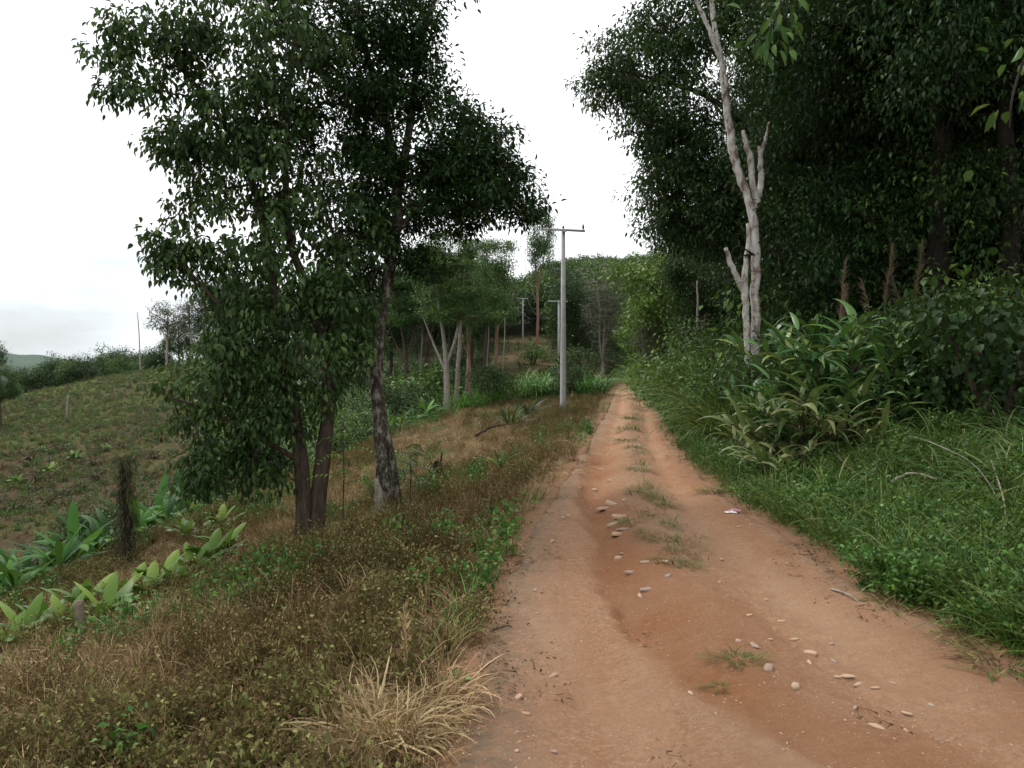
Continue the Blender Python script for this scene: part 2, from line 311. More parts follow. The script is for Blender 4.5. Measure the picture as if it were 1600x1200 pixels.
def groundmat():
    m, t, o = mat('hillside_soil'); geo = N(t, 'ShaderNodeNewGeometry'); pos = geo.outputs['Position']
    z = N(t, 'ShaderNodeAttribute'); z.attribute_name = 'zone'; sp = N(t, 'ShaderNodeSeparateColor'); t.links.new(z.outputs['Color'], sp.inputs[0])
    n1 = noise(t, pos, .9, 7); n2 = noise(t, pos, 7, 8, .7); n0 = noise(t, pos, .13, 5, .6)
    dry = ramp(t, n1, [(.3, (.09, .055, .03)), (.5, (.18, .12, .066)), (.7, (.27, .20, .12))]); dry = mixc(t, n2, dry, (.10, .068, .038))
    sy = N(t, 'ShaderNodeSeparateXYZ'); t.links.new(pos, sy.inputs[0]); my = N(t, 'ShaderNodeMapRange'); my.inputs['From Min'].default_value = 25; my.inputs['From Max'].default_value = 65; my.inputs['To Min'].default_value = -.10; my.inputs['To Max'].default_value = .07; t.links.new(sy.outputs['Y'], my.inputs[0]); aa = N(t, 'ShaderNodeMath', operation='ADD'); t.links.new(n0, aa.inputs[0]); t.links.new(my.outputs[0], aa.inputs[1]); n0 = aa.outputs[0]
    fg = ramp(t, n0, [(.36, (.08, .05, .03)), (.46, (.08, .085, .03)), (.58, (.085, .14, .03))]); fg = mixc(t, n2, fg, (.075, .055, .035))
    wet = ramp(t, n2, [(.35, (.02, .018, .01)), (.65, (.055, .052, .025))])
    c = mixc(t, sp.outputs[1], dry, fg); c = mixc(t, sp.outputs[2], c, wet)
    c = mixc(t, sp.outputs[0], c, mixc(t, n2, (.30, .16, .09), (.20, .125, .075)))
    b = N(t, 'ShaderNodeBsdfPrincipled', Roughness=1); b.inputs['Specular IOR Level'].default_value = .05; t.links.new(c, b.inputs['Base Color'])
    bp = N(t, 'ShaderNodeBump', Strength=.8, Distance=.06); t.links.new(n2, bp.inputs['Height']); t.links.new(bp.outputs[0], b.inputs['Normal'])
    t.links.new(b.outputs[0], o.inputs[0]); return m
M['road'] = roadmat(); M['ground'] = groundmat()

# ------------------------------------------------------------------ ground, track, far hills
def grid_mesh(name, X, Y, Z, m, attrs=None):
    n, k = X.shape; mb = MB(); i = np.arange((n - 1) * (k - 1)); a = (i // (k - 1)) * k + i % (k - 1)
    mb.add(np.stack([X, Y, Z], -1).reshape(-1, 3), f4=np.stack([a, a + 1, a + k + 1, a + k], -1))
    o = mb.build(name, m, smooth=True)
    for nm, (typ, val) in (attrs or {}).items():
        at = o.data.attributes.new(nm, typ, 'POINT')
        at.data.foreach_set('value' if typ == 'FLOAT' else 'color', val.ravel())
    return o
def spaced(lo, hi, n, k): # dense around zero
    s = np.linspace(math.asinh(lo / k), math.asinh(hi / k), n); return np.sinh(s) * k
gx = spaced(-900, 900, 560, 3.0) + 1.0; gy = spaced(-60, 1500, 620, 6.0) + 2
X, Y = np.meshgrid(gx, gy)
U = ucoord(X, Y); Z = height(X, Y)
inroad = sstep(.0, .12, np.minimum(X - rl(Y), rr(Y) - X) - .02); Z = Z - .36 * inroad
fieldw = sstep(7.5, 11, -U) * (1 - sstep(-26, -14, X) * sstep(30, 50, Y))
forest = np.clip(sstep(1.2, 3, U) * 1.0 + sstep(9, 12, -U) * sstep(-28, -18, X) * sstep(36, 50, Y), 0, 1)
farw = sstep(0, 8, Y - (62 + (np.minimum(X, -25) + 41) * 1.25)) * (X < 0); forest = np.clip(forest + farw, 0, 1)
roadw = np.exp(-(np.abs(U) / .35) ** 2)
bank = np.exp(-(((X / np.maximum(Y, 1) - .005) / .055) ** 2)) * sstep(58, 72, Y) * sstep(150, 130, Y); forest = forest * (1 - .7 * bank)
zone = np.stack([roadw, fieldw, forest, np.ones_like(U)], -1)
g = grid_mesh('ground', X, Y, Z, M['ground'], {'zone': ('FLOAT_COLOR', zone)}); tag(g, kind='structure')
# track strip
ys = np.concatenate([np.arange(-3, 1.5, .1), np.arange(1.5, 7, .022), np.arange(7, 20, .05), np.arange(20, 60, .15), np.arange(60, 140, .6)])
ss = np.linspace(-.08, 1.08, 150)
Yr, S = np.meshgrid(ys, ss, indexing='ij'); W = rr(Yr) - rl(Yr)
je = .16 * (vnoise(Yr, Yr * 0, .8, 11) - .5) + .08 * (vnoise(Yr, Yr * 0, .25, 12) - .5)
jf = .16 * (vnoise(Yr, Yr * 0, .8, 13) - .5) + .08 * (vnoise(Yr, Yr * 0, .25, 14) - .5)
Xr = rl(Yr) + je * (1 - S) + jf * S + S * W
Zr = roadz(Xr, Yr); ed = np.minimum(S, 1 - S)
hgt = height(Xr, Yr); Zr = np.where(ed < .03, Zr * sstep(-.08, .03, ed) + (hgt - .10) * (1 - sstep(-.08, .03, ed)), Zr) + .01
gxx = gully(Yr) + .12 * (vnoise(Yr, Yr * 0, .8, 9) - .5)
dxx = Xr - gxx; rut = sstep(20, 14, Yr) * np.where(dxx < 0, np.exp(-(dxx / .12) ** 2), sstep(1.15, .1, dxx)) * (.45 + .55 * vnoise(Xr, Yr, .6, 73)) + .35 * np.exp(-((S - .9) / .07) ** 2)
edge = 1 - sstep(.0, .16, S) + .5 * (1 - sstep(0, .08, 1 - S)) + .3 * np.exp(-((S - .53) / .08) ** 2) * sstep(6, 9, Yr)
r_ = grid_mesh('dirt_road', Xr, Yr, Zr, M['road'], {'rut': ('FLOAT', np.clip(rut, 0, 1)), 'edge': ('FLOAT', np.clip(edge, 0, 1)), 'wheel': ('FLOAT', np.clip(np.exp(-((S - .24 - .05 * (vnoise(Yr, Yr * 0, 2.0, 71) - .5)) / .12) ** 2) + np.exp(-((S - .76 - .05 * (vnoise(Yr, Yr * 0, 2.0, 72) - .5)) / .12) ** 2), 0, 1))}); tag(r_, kind='structure')
# far blue hills on the horizon
th = np.linspace(-1.2, .6, 260); rad = np.linspace(2400, 4200, 14)
TH, RA = np.meshgrid(th, rad, indexing='ij'); pr = np.sin((RA - 2400) / 1800 * PI) ** .8
HH = (70 + 60 * np.exp(-((TH + .64) / .07) ** 2) + 25 * vnoise(TH * 40, RA * .004, 1, 21) + 40 * vnoise(TH * 9, RA * .001, 1, 22)) * pr - 40
mh = plain('distant_forest', (.03, .06, .03), 1, .4, .004)
o = grid_mesh('hills', np.sin(TH) * RA, np.cos(TH) * RA, HH, mh); tag(o, kind='structure')

# ------------------------------------------------------------------ generators
def leaves(mb, p, d, up, L, W, fold=.18, curl=.25, r=None, fine=True):
    n = len(p); d = nrmz(d); s = nrmz(np.cross(d, up)); nn = np.cross(s, d)
    L = np.broadcast_to(L, (n,))[:, None]; W = np.broadcast_to(W, (n,))[:, None]
    r = rng.random(n) if r is None else r
    T = p + d * L - nn * curl * L
    Mid = p + d * .5 * L - nn * .05 * L
    if fine:
        A1 = p + d * .24 * L + s * W * .40 + nn * fold * W; A2 = p + d * .62 * L + s * W * .44 + nn * (fold * W - .10 * curl * L)
        B1 = p + d * .24 * L - s * W * .40 + nn * fold * W; B2 = p + d * .62 * L - s * W * .44 + nn * (fold * W - .10 * curl * L)
        v = np.stack([p, Mid, T, A1, A2, B1, B2], 1).reshape(-1, 3); b = np.arange(n)[:, None] * 7
        f = np.array([[0, 3, 1], [3, 4, 1], [4, 2, 1], [0, 1, 5], [5, 1, 6], [6, 1, 2]])
        mb.add(v, f3=(b[:, None, :] + f[None]).reshape(-1, 3), r=np.repeat(r, 7))
    else:
        A = p + d * .42 * L + s * W * .5; B = p + d * .42 * L - s * W * .5
        v = np.stack([p, A, T, B], 1).reshape(-1, 3); b = np.arange(n)[:, None] * 4
        mb.add(v, f4=(b + np.array([0, 1, 2, 3])[None]), r=np.repeat(r, 4))
def tube(mb, pts, rad, sides=8, r=.5, rough=0.0, cap=False):
    pts = np.array([tuple(p) for p in pts], float); n = len(pts); rad = np.broadcast_to(rad, (n,)).astype(float)
    t = np.gradient(pts, axis=0); t = nrmz(t)
    ref = np.array([0., 1, 0]) if abs(t[:, 1]).max() < .85 else np.array([1., 0, .3])
    a = nrmz(np.cross(t, ref)); b = np.cross(t, a); th = np.arange(sides) / sides * 2 * PI
    rr_ = rad[:, None] * (1 + (rough * rng.normal(size=(n, sides)) if rough else 0))
    v = pts[:, None] + rr_[..., None] * (np.cos(th)[None, :, None] * a[:, None] + np.sin(th)[None, :, None] * b[:, None])
    i = np.arange(n - 1)[:, None] * sides; k = np.arange(sides)[None]; k2 = (k + 1) % sides
    f4 = np.stack([i + k, i + k2, i + sides + k2, i + sides + k], -1).reshape(-1, 4)
    vv = v.reshape(-1, 3); f3 = None
    if cap:
        vv = np.vstack([vv, pts[-1] + t[-1] * rad[-1] * .3]); c = n * sides; q = (n - 1) * sides
        f3 = [[q + j, q + (j + 1) % sides, c] for j in range(sides)]
    mb.add(vv, f3=f3, f4=f4, r=r)
def smooth_path(pts, rad, k=5, jit=0.0):
    pts = np.array([tuple(p) for p in pts], float); n = len(pts); rad = np.array(rad, float)
    t = np.linspace(0, n - 1, (n - 1) * k + 1); out = []; 
    for x in t:
        i = min(int(x), n - 2); f = x - i; p0 = pts[max(i - 1, 0)]; p1 = pts[i]; p2 = pts[i + 1]; p3 = pts[min(i + 2, n - 1)]
        out.append(.5 * ((2 * p1) + (-p0 + p2) * f + (2 * p0 - 5 * p1 + 4 * p2 - p3) * f * f + (-p0 + 3 * p1 - 3 * p2 + p3) * f ** 3))
    out = np.array(out); 
    if jit: out[1:-1] += rng.normal(size=(len(out) - 2, 3)) * jit
    return out, np.interp(t, np.arange(n), rad)
def crown_points(ells, gap=0.0, gs=.9):
    out = []
    for (c, r, n) in ells:
        k = 0
        while k < n:
            q = rng.normal(size=3); q /= np.linalg.norm(q); q *= rng.random() ** .42
            p = np.array(c) + q * np.array(r)
            if gap and mnoise.noise(Vector(p) / gs) < gap - .5 and random.random() < .92: k += .34; continue
            out.append(p); k += 1
    return np.array(out)
def grow(mbw, limbs, centers, twig=.006, rmax=.06, sides=5, pen=.22):
    """limbs: list of (path points, radii) for the main stems; every leaf cluster is then joined to the nearest wood"""
    pos = []; par = []; pl = []
    for pts, rad in limbs:
        sp, sr = smooth_path(pts, rad, 6, .0); tube(mbw, sp, sr, 10, r=.5, rough=.05)
        n0 = len(pos); L = 0
        for i, q in enumerate(sp):
            if i: L += np.linalg.norm(q - sp[i - 1])
            if i >= len(sp) * .25: pos.append(q); par.append(-1); pl.append(L * .2)
    nf = len(pos); pos = list(pos); cap = nf + len(centers) * 2
    PA = np.zeros((cap, 3)); PA[:nf] = pos; PL = np.zeros(cap); PL[:nf] = pl; PR = -np.ones(cap, int); n = nf
    d0 = np.min(np.linalg.norm(centers[:, None] - PA[None, :nf:3], axis=-1), axis=1)
    tips = []
    for c in centers[np.argsort(d0)]:
        d = np.linalg.norm(PA[:n] - c, axis=1); cost = d + pen * PL[:n] + .5 * np.clip(PA[:n, 2] - c[2], 0, None)
        j = int(np.argmin(cost)); m = (PA[j] + c) / 2 + rng.normal(size=3) * d[j] * .10; m[2] += .06 * d[j]
        PA[n] = m; PR[n] = j; PL[n] = PL[j] + d[j] / 2; PA[n + 1] = c; PR[n + 1] = n; PL[n + 1] = PL[j] + d[j]; tips.append(n + 1); n += 2
    cnt = np.zeros(n); cnt[tips] += 1
    for i in range(n - 1, nf - 1, -1):
        if PR[i] >= 0: cnt[PR[i]] += cnt[i]
    R = np.minimum(twig * np.maximum(cnt, 1) ** .5, rmax)
    i = np.arange(nf, n); a = PA[PR[i]]; b = PA[i]; t = nrmz(b - a + 1e-6)
    ra = np.minimum(R[i] * 1.1, rmax); rb = R[i] * .85
    e1 = nrmz(np.cross(t, np.array([.31, .2, .93]))); e2 = np.cross(t, e1); th = np.arange(sides) / sides * 2 * PI
    ring = np.cos(th)[None, :, None] * e1[:, None] + np.sin(th)[None, :, None] * e2[:, None]
    v = np.concatenate([a[:, None] + ring * ra[:, None, None], b[:, None] + ring * rb[:, None, None]], 1)
    k = np.arange(sides); k2 = (k + 1) % sides; f = np.stack([k, k2, sides + k2, sides + k], -1)
    mbw.add(v.reshape(-1, 3), f4=(np.arange(len(i))[:, None, None] * 2 * sides + f[None]).reshape(-1, 4), r=.5)
def foliage(mb, centers, per, spread, L, W, droop=.4, flat=.6, fine=True, up_bias=1.0, rvar=None):
    n = len(centers) * per; c = np.repeat(centers, per, 0)
    off = rng.normal(size=(n, 3)) * spread * np.array([1, 1, flat]); p = c + off
    d = nrmz(nrmz(off + 1e-6) * .8 + rdir(n) * .8 + np.array([0, 0, -droop])); up = nrmz(rdir(n) * .55 + np.array([0, 0, up_bias]))
    s = rng.uniform(.5, 1.35, n); cl = np.repeat(rng.random(len(centers)), per)
    r = np.clip(.62 * cl + .38 * rng.random(n), 0, 1) if rvar is None else rvar(n)
    r = np.where(rng.random(n) < .03, 1.0, r * .93)
    leaves(mb, p, d, up, L * s, W * s, r=r, fine=fine, curl=.22)
def tree(name, base, limbs, ells, per, spread, L, W, leafm, barkm, gap=0, gs=.9, droop=.4, flat=.6, fine=True, rmax=.06, twig=.006, up_bias=1.0, label=None, cat='tree', group=None):
    """points are given in world space; the thing's origin is its base"""
    base = np.array(tuple(base), float); root = empty(name, base); w = MB()
    ls = [([np.array(tuple(q)) - base for q in pts], rad) for pts, rad in limbs]
    cp = crown_points(ells, gap, gs) - base
    grow(w, ls, cp, twig, rmax); w.build('trunk', barkm, root, smooth=True)
    c = MB(); foliage(c, cp, per, spread, L, W, droop, flat, fine, up_bias); c.build('crown', leafm, root)
    tag(root, label, cat, group); return root
def E(px, py, rx, ry, Y, rd, n):      # an ellipsoid of foliage: photo position and half sizes at distance Y, half depth rd
    return (tuple(P(px, py, Y)), (rx / F * Y, rd, ry / F * Y), n)
def blade(mb, p, az, L, W, rise=1.0, bend=1.6, seg=6, r=.5, twist=0, fold=.12, wprof=None, swirl=0.0):
    """an arching strap leaf that starts in direction (az, rise) and bends over"""
    th = rise; q = np.array(p, float); sd_ = np.array([-math.sin(az), math.cos(az), 0]); pts = []; ds = []
    for i in range(seg + 1):
        pts.append(q.copy()); d = np.array([math.cos(az) * math.cos(th), math.sin(az) * math.cos(th), math.sin(th)]); ds.append(d)
        q = q + d * L / seg; th -= bend / seg; az += swirl / seg
    pts = np.array(pts); ds = np.array(ds); t = np.linspace(0, 1, seg + 1)
    w = (np.interp(t, [0, .12, .45, .8, 1], [.25, .7, 1, .6, .03]) if wprof is None else np.interp(t, *wprof)) * W / 2
    s = sd_ * math.cos(twist) + np.cross(ds, sd_) * math.sin(twist); nn = np.cross(s, ds)
    a = pts + s * w[:, None] + nn * (fold * w)[:, None] * 2; b = pts - s * w[:, None] + nn * (fold * w)[:, None] * 2
    v = np.stack([a, pts, b], 1).reshape(-1, 3); i = np.arange(seg) * 3
    f = np.concatenate([np.stack([i, i + 1, i + 4, i + 3], -1), np.stack([i + 1, i + 2, i + 5, i + 4], -1)])
    mb.add(v, f4=f, r=r)

# scatter of one kind as a single object (only for growth nobody could count)
def clump_collection(name, meshes):
    c = bpy.data.collections.new(name)
    for i, me in enumerate(meshes):
        o = bpy.data.objects.new('%s_source' % name, me); c.objects.link(o)
    return c
def scatter(name, pts, rot, scl, coll, label, cat):
    me = bpy.data.meshes.new(name); me.vertices.add(len(pts)); me.vertices.foreach_set('co', np.asarray(pts, float).ravel())
    a = me.attributes.new('rot', 'FLOAT_VECTOR', 'POINT'); a.data.foreach_set('vector', np.asarray(rot, float).ravel())
    a = me.attributes.new('scl', 'FLOAT', 'POINT'); a.data.foreach_set('value', np.asarray(scl, float))
    o = bpy.data.objects.new(name, me); COL.objects.link(o)
    g = bpy.data.node_groups.new(name + '_nodes', 'GeometryNodeTree')
    g.interface.new_socket('Geometry', in_out='INPUT', socket_type='NodeSocketGeometry'); g.interface.new_socket('Geometry', in_out='OUTPUT', socket_type='NodeSocketGeometry')
    gi = g.nodes.new('NodeGroupInput'); go = g.nodes.new('NodeGroupOutput'); ip = g.nodes.new('GeometryNodeInstanceOnPoints'); ci = g.nodes.new('GeometryNodeCollectionInfo')
    ci.inputs['Collection'].default_value = coll; ci.inputs['Separate Children'].default_value = True; ci.inputs['Reset Children'].default_value = True
    ip.inputs['Pick Instance'].default_value = True
    r = g.nodes.new('GeometryNodeInputNamedAttribute'); r.data_type = 'FLOAT_VECTOR'; r.inputs['Name'].default_value = 'rot'
    s = g.nodes.new('GeometryNodeInputNamedAttribute'); s.data_type = 'FLOAT'; s.inputs['Name'].default_value = 'scl'
    g.links.new(gi.outputs[0], ip.inputs['Points']); g.links.new(ci.outputs[0], ip.inputs['Instance'])
    g.links.new(r.outputs['Attribute'], ip.inputs['Rotation']); g.links.new(s.outputs['Attribute'], ip.inputs['Scale'])
    g.links.new(ip.outputs[0], go.inputs[0]); m = o.modifiers.new('scatter', 'NODES'); m.node_group = g
    tag(o, label, cat, kind='stuff'); return o
def cand(n, y0, y1, a0=-1.0, a1=1.0, pw=1.0):
    """candidate ground points, denser close by"""
    t = rng.random(n); Y = (y0 ** (1 - pw) + t * (y1 ** (1 - pw) - y0 ** (1 - pw))) ** (1 / (1 - pw)) if pw != 1 else y0 * (y1 / y0) ** t
    X = (a0 + (a1 - a0) * rng.random(n)) * Y; return X, Y
def do_scatter(name, X, Y, keep, s0, s1, coll, label, cat, sink=.02, grow_far=0.0, tilt=.15):
    k = rng.random(len(X)) < keep; X = X[k]; Y = Y[k]; Z = surf(X, Y) - sink; n = len(X)
    rot = np.stack([rng.normal(size=n) * tilt, rng.normal(size=n) * tilt, rng.random(n) * 2 * PI], -1)
    s = rng.uniform(s0, s1, n) * (1 + grow_far * Y)
    print('SCATTER', name, n)
    return scatter(name, np.stack([X, Y, Z], -1), rot, s, coll, label, cat)

# ------------------------------------------------------------------ the two trees on the left verge
def at(px, py, Y, dy=0.0): return P(px, py, Y + dy)
bA = G(478, 846); YA = bA.y
trunkA = [([bA + Vector((-.06, 0, -.1)), at(474, 790, YA), at(468, 705, YA), at(452, 600, YA), at(428, 460, YA), at(402, 310, YA, .2), at(350, 190, YA, .3), at(275, 95, YA, .3)], [.15, .13, .115, .10, .075, .055, .035, .015]),
          ([bA + Vector((.11, .06, -.1)), at(497, 775, YA, .1), at(506, 700, YA, .15), at(513, 600, YA, .2), at(488, 470, YA, .3), at(455, 380, YA, .3), at(447, 250, YA, .2), at(455, 120, YA), at(470, -20, YA)], [.155, .135, .125, .10, .08, .06, .05, .035, .02]),
          ([at(512, 600, YA, .2), at(540, 500, YA, .5), at(530, 400, YA, .8), at(500, 300, YA, .9)], [.06, .05, .035, .02]),
          ([at(455, 620, YA), at(390, 540, YA, -.3), at(320, 450, YA, -.5), at(250, 380, YA, -.6)], [.05, .04, .025, .01]),
          ([at(466, 720, YA), at(400, 680, YA, -.4), at(320, 640, YA, -.6), at(260, 620, YA, -.7)], [.045, .035, .02, .01])]
ellA = [E(428, 595, 105, 100, YA, 1.3, 92), E(370, 650, 85, 85, YA - .4, 1.1, 48), E(505, 535, 70, 100, YA, 1.1, 70), E(375, 560, 75, 60, YA - .3, 1.1, 45),
        E(285, 620, 55, 70, YA - .5, .6, 15), E(330, 735, 70, 38, YA - .4, .8, 36), E(395, 728, 60, 42, YA - .3, .8, 30), E(420, 470, 110, 70, YA, 1.3, 85), E(545, 480, 50, 80, YA + .3, .8, 34), E(560, 360, 50, 60, YA + .4, .8, 26), E(480, 330, 80, 60, YA + .2, .8, 36),
        E(250, 385, 70, 36, YA - .6, .5, 22), E(310, 415, 60, 36, YA - .3, .6, 20), E(400, 380, 100, 70, YA, 1.0, 44),
        E(330, 320, 90, 45, YA, .8, 36), E(340, 240, 100, 62, YA, 1.0, 74), E(285, 245, 40, 40, YA, .6, 16), E(430, 250, 100, 80, YA, 1.0, 62), E(500, 400, 80, 90, YA + .4, .9, 36),
        E(195, 75, 58, 50, YA - .4, .6, 28), E(215, 150, 55, 32, YA - .4, .5, 20), E(280, 80, 60, 70, YA - .2, .8, 36), E(350, 60, 80, 70, YA, 1.0, 60), E(450, 80, 90, 90, YA, 1.2, 80), E(380, 160, 80, 50, YA, 1., 50)]
tA = tree('roadside_tree', bA, trunkA, ellA, 34, .112, .115, .054, M['leaf_tree'], M['bark_brown'], gap=.50, gs=.55, droop=1.1, flat=.9, twig=.0045,
     label='large twin-stemmed tree with drooping broad leaves, nearest on the left verge', cat='tree')
bB = G(603, 800); YB = bB.y
trunkB = [([bB + Vector((.0, 0, -.1)), at(598, 745, YB), at(592, 655, YB), at(589, 570, YB), at(598, 480, YB), at(612, 400, YB), at(621, 310, YB), at(604, 190, YB), at(575, 90, YB), at(545, -50, YB)], [.165, .125, .112, .115, .105, .10, .09, .07, .055, .04]),
          ([bB + Vector((.22, .05, -.1)), at(616, 740, YB, .05), at(603, 670, YB, .03), at(592, 600, YB)], [.09, .065, .065, .06]),
          ([at(621, 310, YB), at(640, 200, YB, .2), at(652, 100, YB, .2), at(672, 20, YB, .2), at(720, -60, YB)], [.085, .07, .055, .045, .03]),
          ([at(614, 370, YB), at(670, 310, YB, -.3), at(730, 270, YB, -.4), at(790, 280, YB, -.4)], [.06, .05, .035, .02]),
          ([at(606, 200, YB), at(540, 140, YB, .4), at(460, 90, YB, .5), at(400, 30, YB, .5)], [.06, .05, .035, .02])]
ellB = [E(715, 250, 105, 80, YB, 1.5, 200), E(755, 300, 90, 60, YB - .3, 1.3, 140), E(660, 350, 80, 60, YB, 1.2, 90), E(650, 150, 70, 60, YB, 1.2, 70), E(600, 270, 90, 80, YB, 1.4, 75),
        E(580, 170, 90, 80, YB, 1.4, 100), E(500, 190, 90, 80, YB, 1.3, 80), E(560, 60, 130, 80, YB, 1.5, 150), E(640, 70, 60, 70, YB, 1.0, 55), E(640, -20, 60, 40, YB, 1.1, 40), E(735, -30, 50, 26, YB, .8, 16), E(480, 20, 100, 60, YB, 1.2, 80),
        E(560, 400, 70, 60, YB + .6, 1.0, 70), E(590, 310, 60, 60, YB, .9, 36), E(560, 250, 60, 50, YB, .9, 30), E(520, 470, 60, 60, YB + .8, 1.0, 40), E(650, 420, 40, 30, YB, .6, 16), E(820, 330, 32, 26, YB - .3, .5, 14), E(500, 300, 70, 60, YB + .4, 1, 40), E(420, -40, 120, 50, YB, 1.2, 60)]
tB = tree('roadside_tree', bB, trunkB, ellB, 50, .135, .092, .042, M['leaf_dark'], M['bark_patch'], gap=.47, gs=.7, droop=.35, flat=.6, twig=.0045,
     label='tall leaning tree with lichen-mottled bark and small dark leaves, behind the twin-stemmed tree', cat='tree')
# pale lichened dead stub at its foot
mb = MB(); b0 = G(590, 806); p_, r_2 = smooth_path([(0, 0, -.1), (.02, 0, .2), (.0, .02, .45), (-.03, .02, .62)], [.085, .075, .06, .03], 4, .004); tube(mb, p_, r_2, 10, rough=.08, cap=True)
o = mb.build('dead_stump', M['bark_grey'], smooth=True, loc=b0); tag(o, 'pale grey dead stump against the foot of the lichen-mottled tree', 'stump')
# feathery fern-like leaves on a sapling growing at its foot
def frond_sapling(base, h, n, name, leafm, label, cat='sapling', L=.5):
    root = empty(name, base); s = MB(); c = MB()
    tube(s, [(0, 0, -.05), (.02, .01, h * .5), (.0, .0, h)], [.012, .01, .005], 6)
    for i in range(n):
        z = h * (.35 + .65 * i / n); az = i * 2.4 + random.random(); el = .5
        pts = []; q = np.array([0, 0, z]); th = el
        for k in range(9):
            pts.append(q.copy()); q = q + np.array([math.cos(az) * math.cos(th), math.sin(az) * math.cos(th), math.sin(th)]) * L / 8; th -= .16
        pts = np.array(pts); tube(s, pts, np.linspace(.004, .0015, 9), 4)
        for k in range(1, 9):
            for sg in (-1, 1):
                d = np.array([[-math.sin(az) * sg + .5 * math.cos(az), math.cos(az) * sg + .5 * math.sin(az), -.25]])
                leaves(c, pts[k][None], d, np.array([[0, 0, 1.]]), .13 * (1.1 - k / 12), .035)
    s.build('stem', M['bark_brown'], root); c.build('foliage', leafm, root); tag(root, label, cat); return root
frond_sapling(G(640, 790) , 1.05, 12, 'sapling', M['leaf_olive'], 'grey-green feathery sapling at the foot of the lichen-mottled tree')
frond_sapling(P(535, 700, YA - .5) - Vector((0, 0, 1.1)), 1.5, 9, 'sapling', M['leaf_bright'], 'thin sapling with light green fronds right of the twin-stemmed tree', L=.6)

# ------------------------------------------------------------------ the dead pale tree on the right bank
YD = 17.5; dz = hz((1180 - 800) / F * YD, YD); bD = Vector(((1180 - 800) / F * YD, YD, dz))
root = empty('dead_tree', bD); w = MB()
def seg(pts, rad, k=5, jit=.012, m=w, cap=True):
    sp, sr = smooth_path([np.array(tuple(q)) - np.array(tuple(bD)) for q in pts], rad, k, jit); tube(m, sp, sr, 12, rough=.05, cap=cap)
seg([bD + Vector((.02, 0, -.2)), at(1181, 550, YD), at(1180, 470, YD), at(1180, 400, YD), at(1176, 345, YD), at(1168, 310, YD), at(1153, 270, YD), at(1144, 235, YD), at(1137, 190, YD), at(1131, 140, YD), at(1124, 90, YD), at(1114, 40, YD), at(1108, -10, YD), at(1098, -60, YD)],
    [.15, .112, .104, .112, .108, .085, .095, .10, .085, .08, .07, .06, .05, .04])
w.build('trunk', M['bark_pale'], root, smooth=True)
for pts, rad in [
    ([bD + Vector((-.25, -.05, -.2)), at(1168, 550, YD, -.1), at(1165, 490, YD, -.1), at(1163, 445, YD, -.1), at(1166, 400, YD, -.05), at(1168, 350, YD)], [.10, .075, .075, .085, .055, .045]),
    ([at(1163, 455, YD, -.1), at(1152, 435, YD, -.15), at(1142, 412, YD, -.2), at(1133, 388, YD, -.25)], [.09, .065, .06, .05]),
    ([at(1174, 335, YD), at(1183, 312, YD, .1), at(1188, 285, YD, .1), at(1187, 255, YD, .1), at(1186, 230, YD, .1)], [.085, .075, .07, .06, .045]),
    ([at(1187, 245, YD, .1), at(1193, 225, YD, .1), at(1198, 208, YD, .1), at(1201, 192, YD, .1)], [.05, .045, .035, .02]),
    ([at(1183, 318, YD, .05), at(1176, 285, YD, .0), at(1172, 250, YD, .0), at(1165, 225, YD, .0), at(1161, 205, YD, 0)], [.085, .075, .07, .06, .045]),
    ([at(1126, 100, YD), at(1110, 60, YD, -.1), at(1096, 25, YD, -.1), at(1080, -10, YD, -.1), at(1066, -50, YD, -.1)], [.055, .045, .045, .035, .025]),
    ([at(1131, 152, YD), at(1134, 135, YD, -.1), at(1133, 118, YD, -.15)], [.05, .06, .045])]:
    m_ = MB(); seg(pts, rad, 4, .01, m_); m_.build('branch', M['bark_pale'], root, smooth=True)
m_ = MB()
for pts in ([(1178, 398), (1160, 400), (1145, 412), (1136, 430), (1132, 455)], [(1178, 400), (1155, 385), (1140, 400), (1138, 440)], [(1185, 378), (1215, 400), (1250, 430), (1280, 450)], [(1188, 448), (1200, 460), (1215, 480)]):
    seg([at(a, b, YD, -.15) for a, b in pts], np.linspace(.022, .008, len(pts)), 4, .005, m_)
m_.build('vine', M['bark_dark'], root, smooth=True)
tag(root, 'pale dead tree with broken forked limbs on the right bank', 'dead tree')

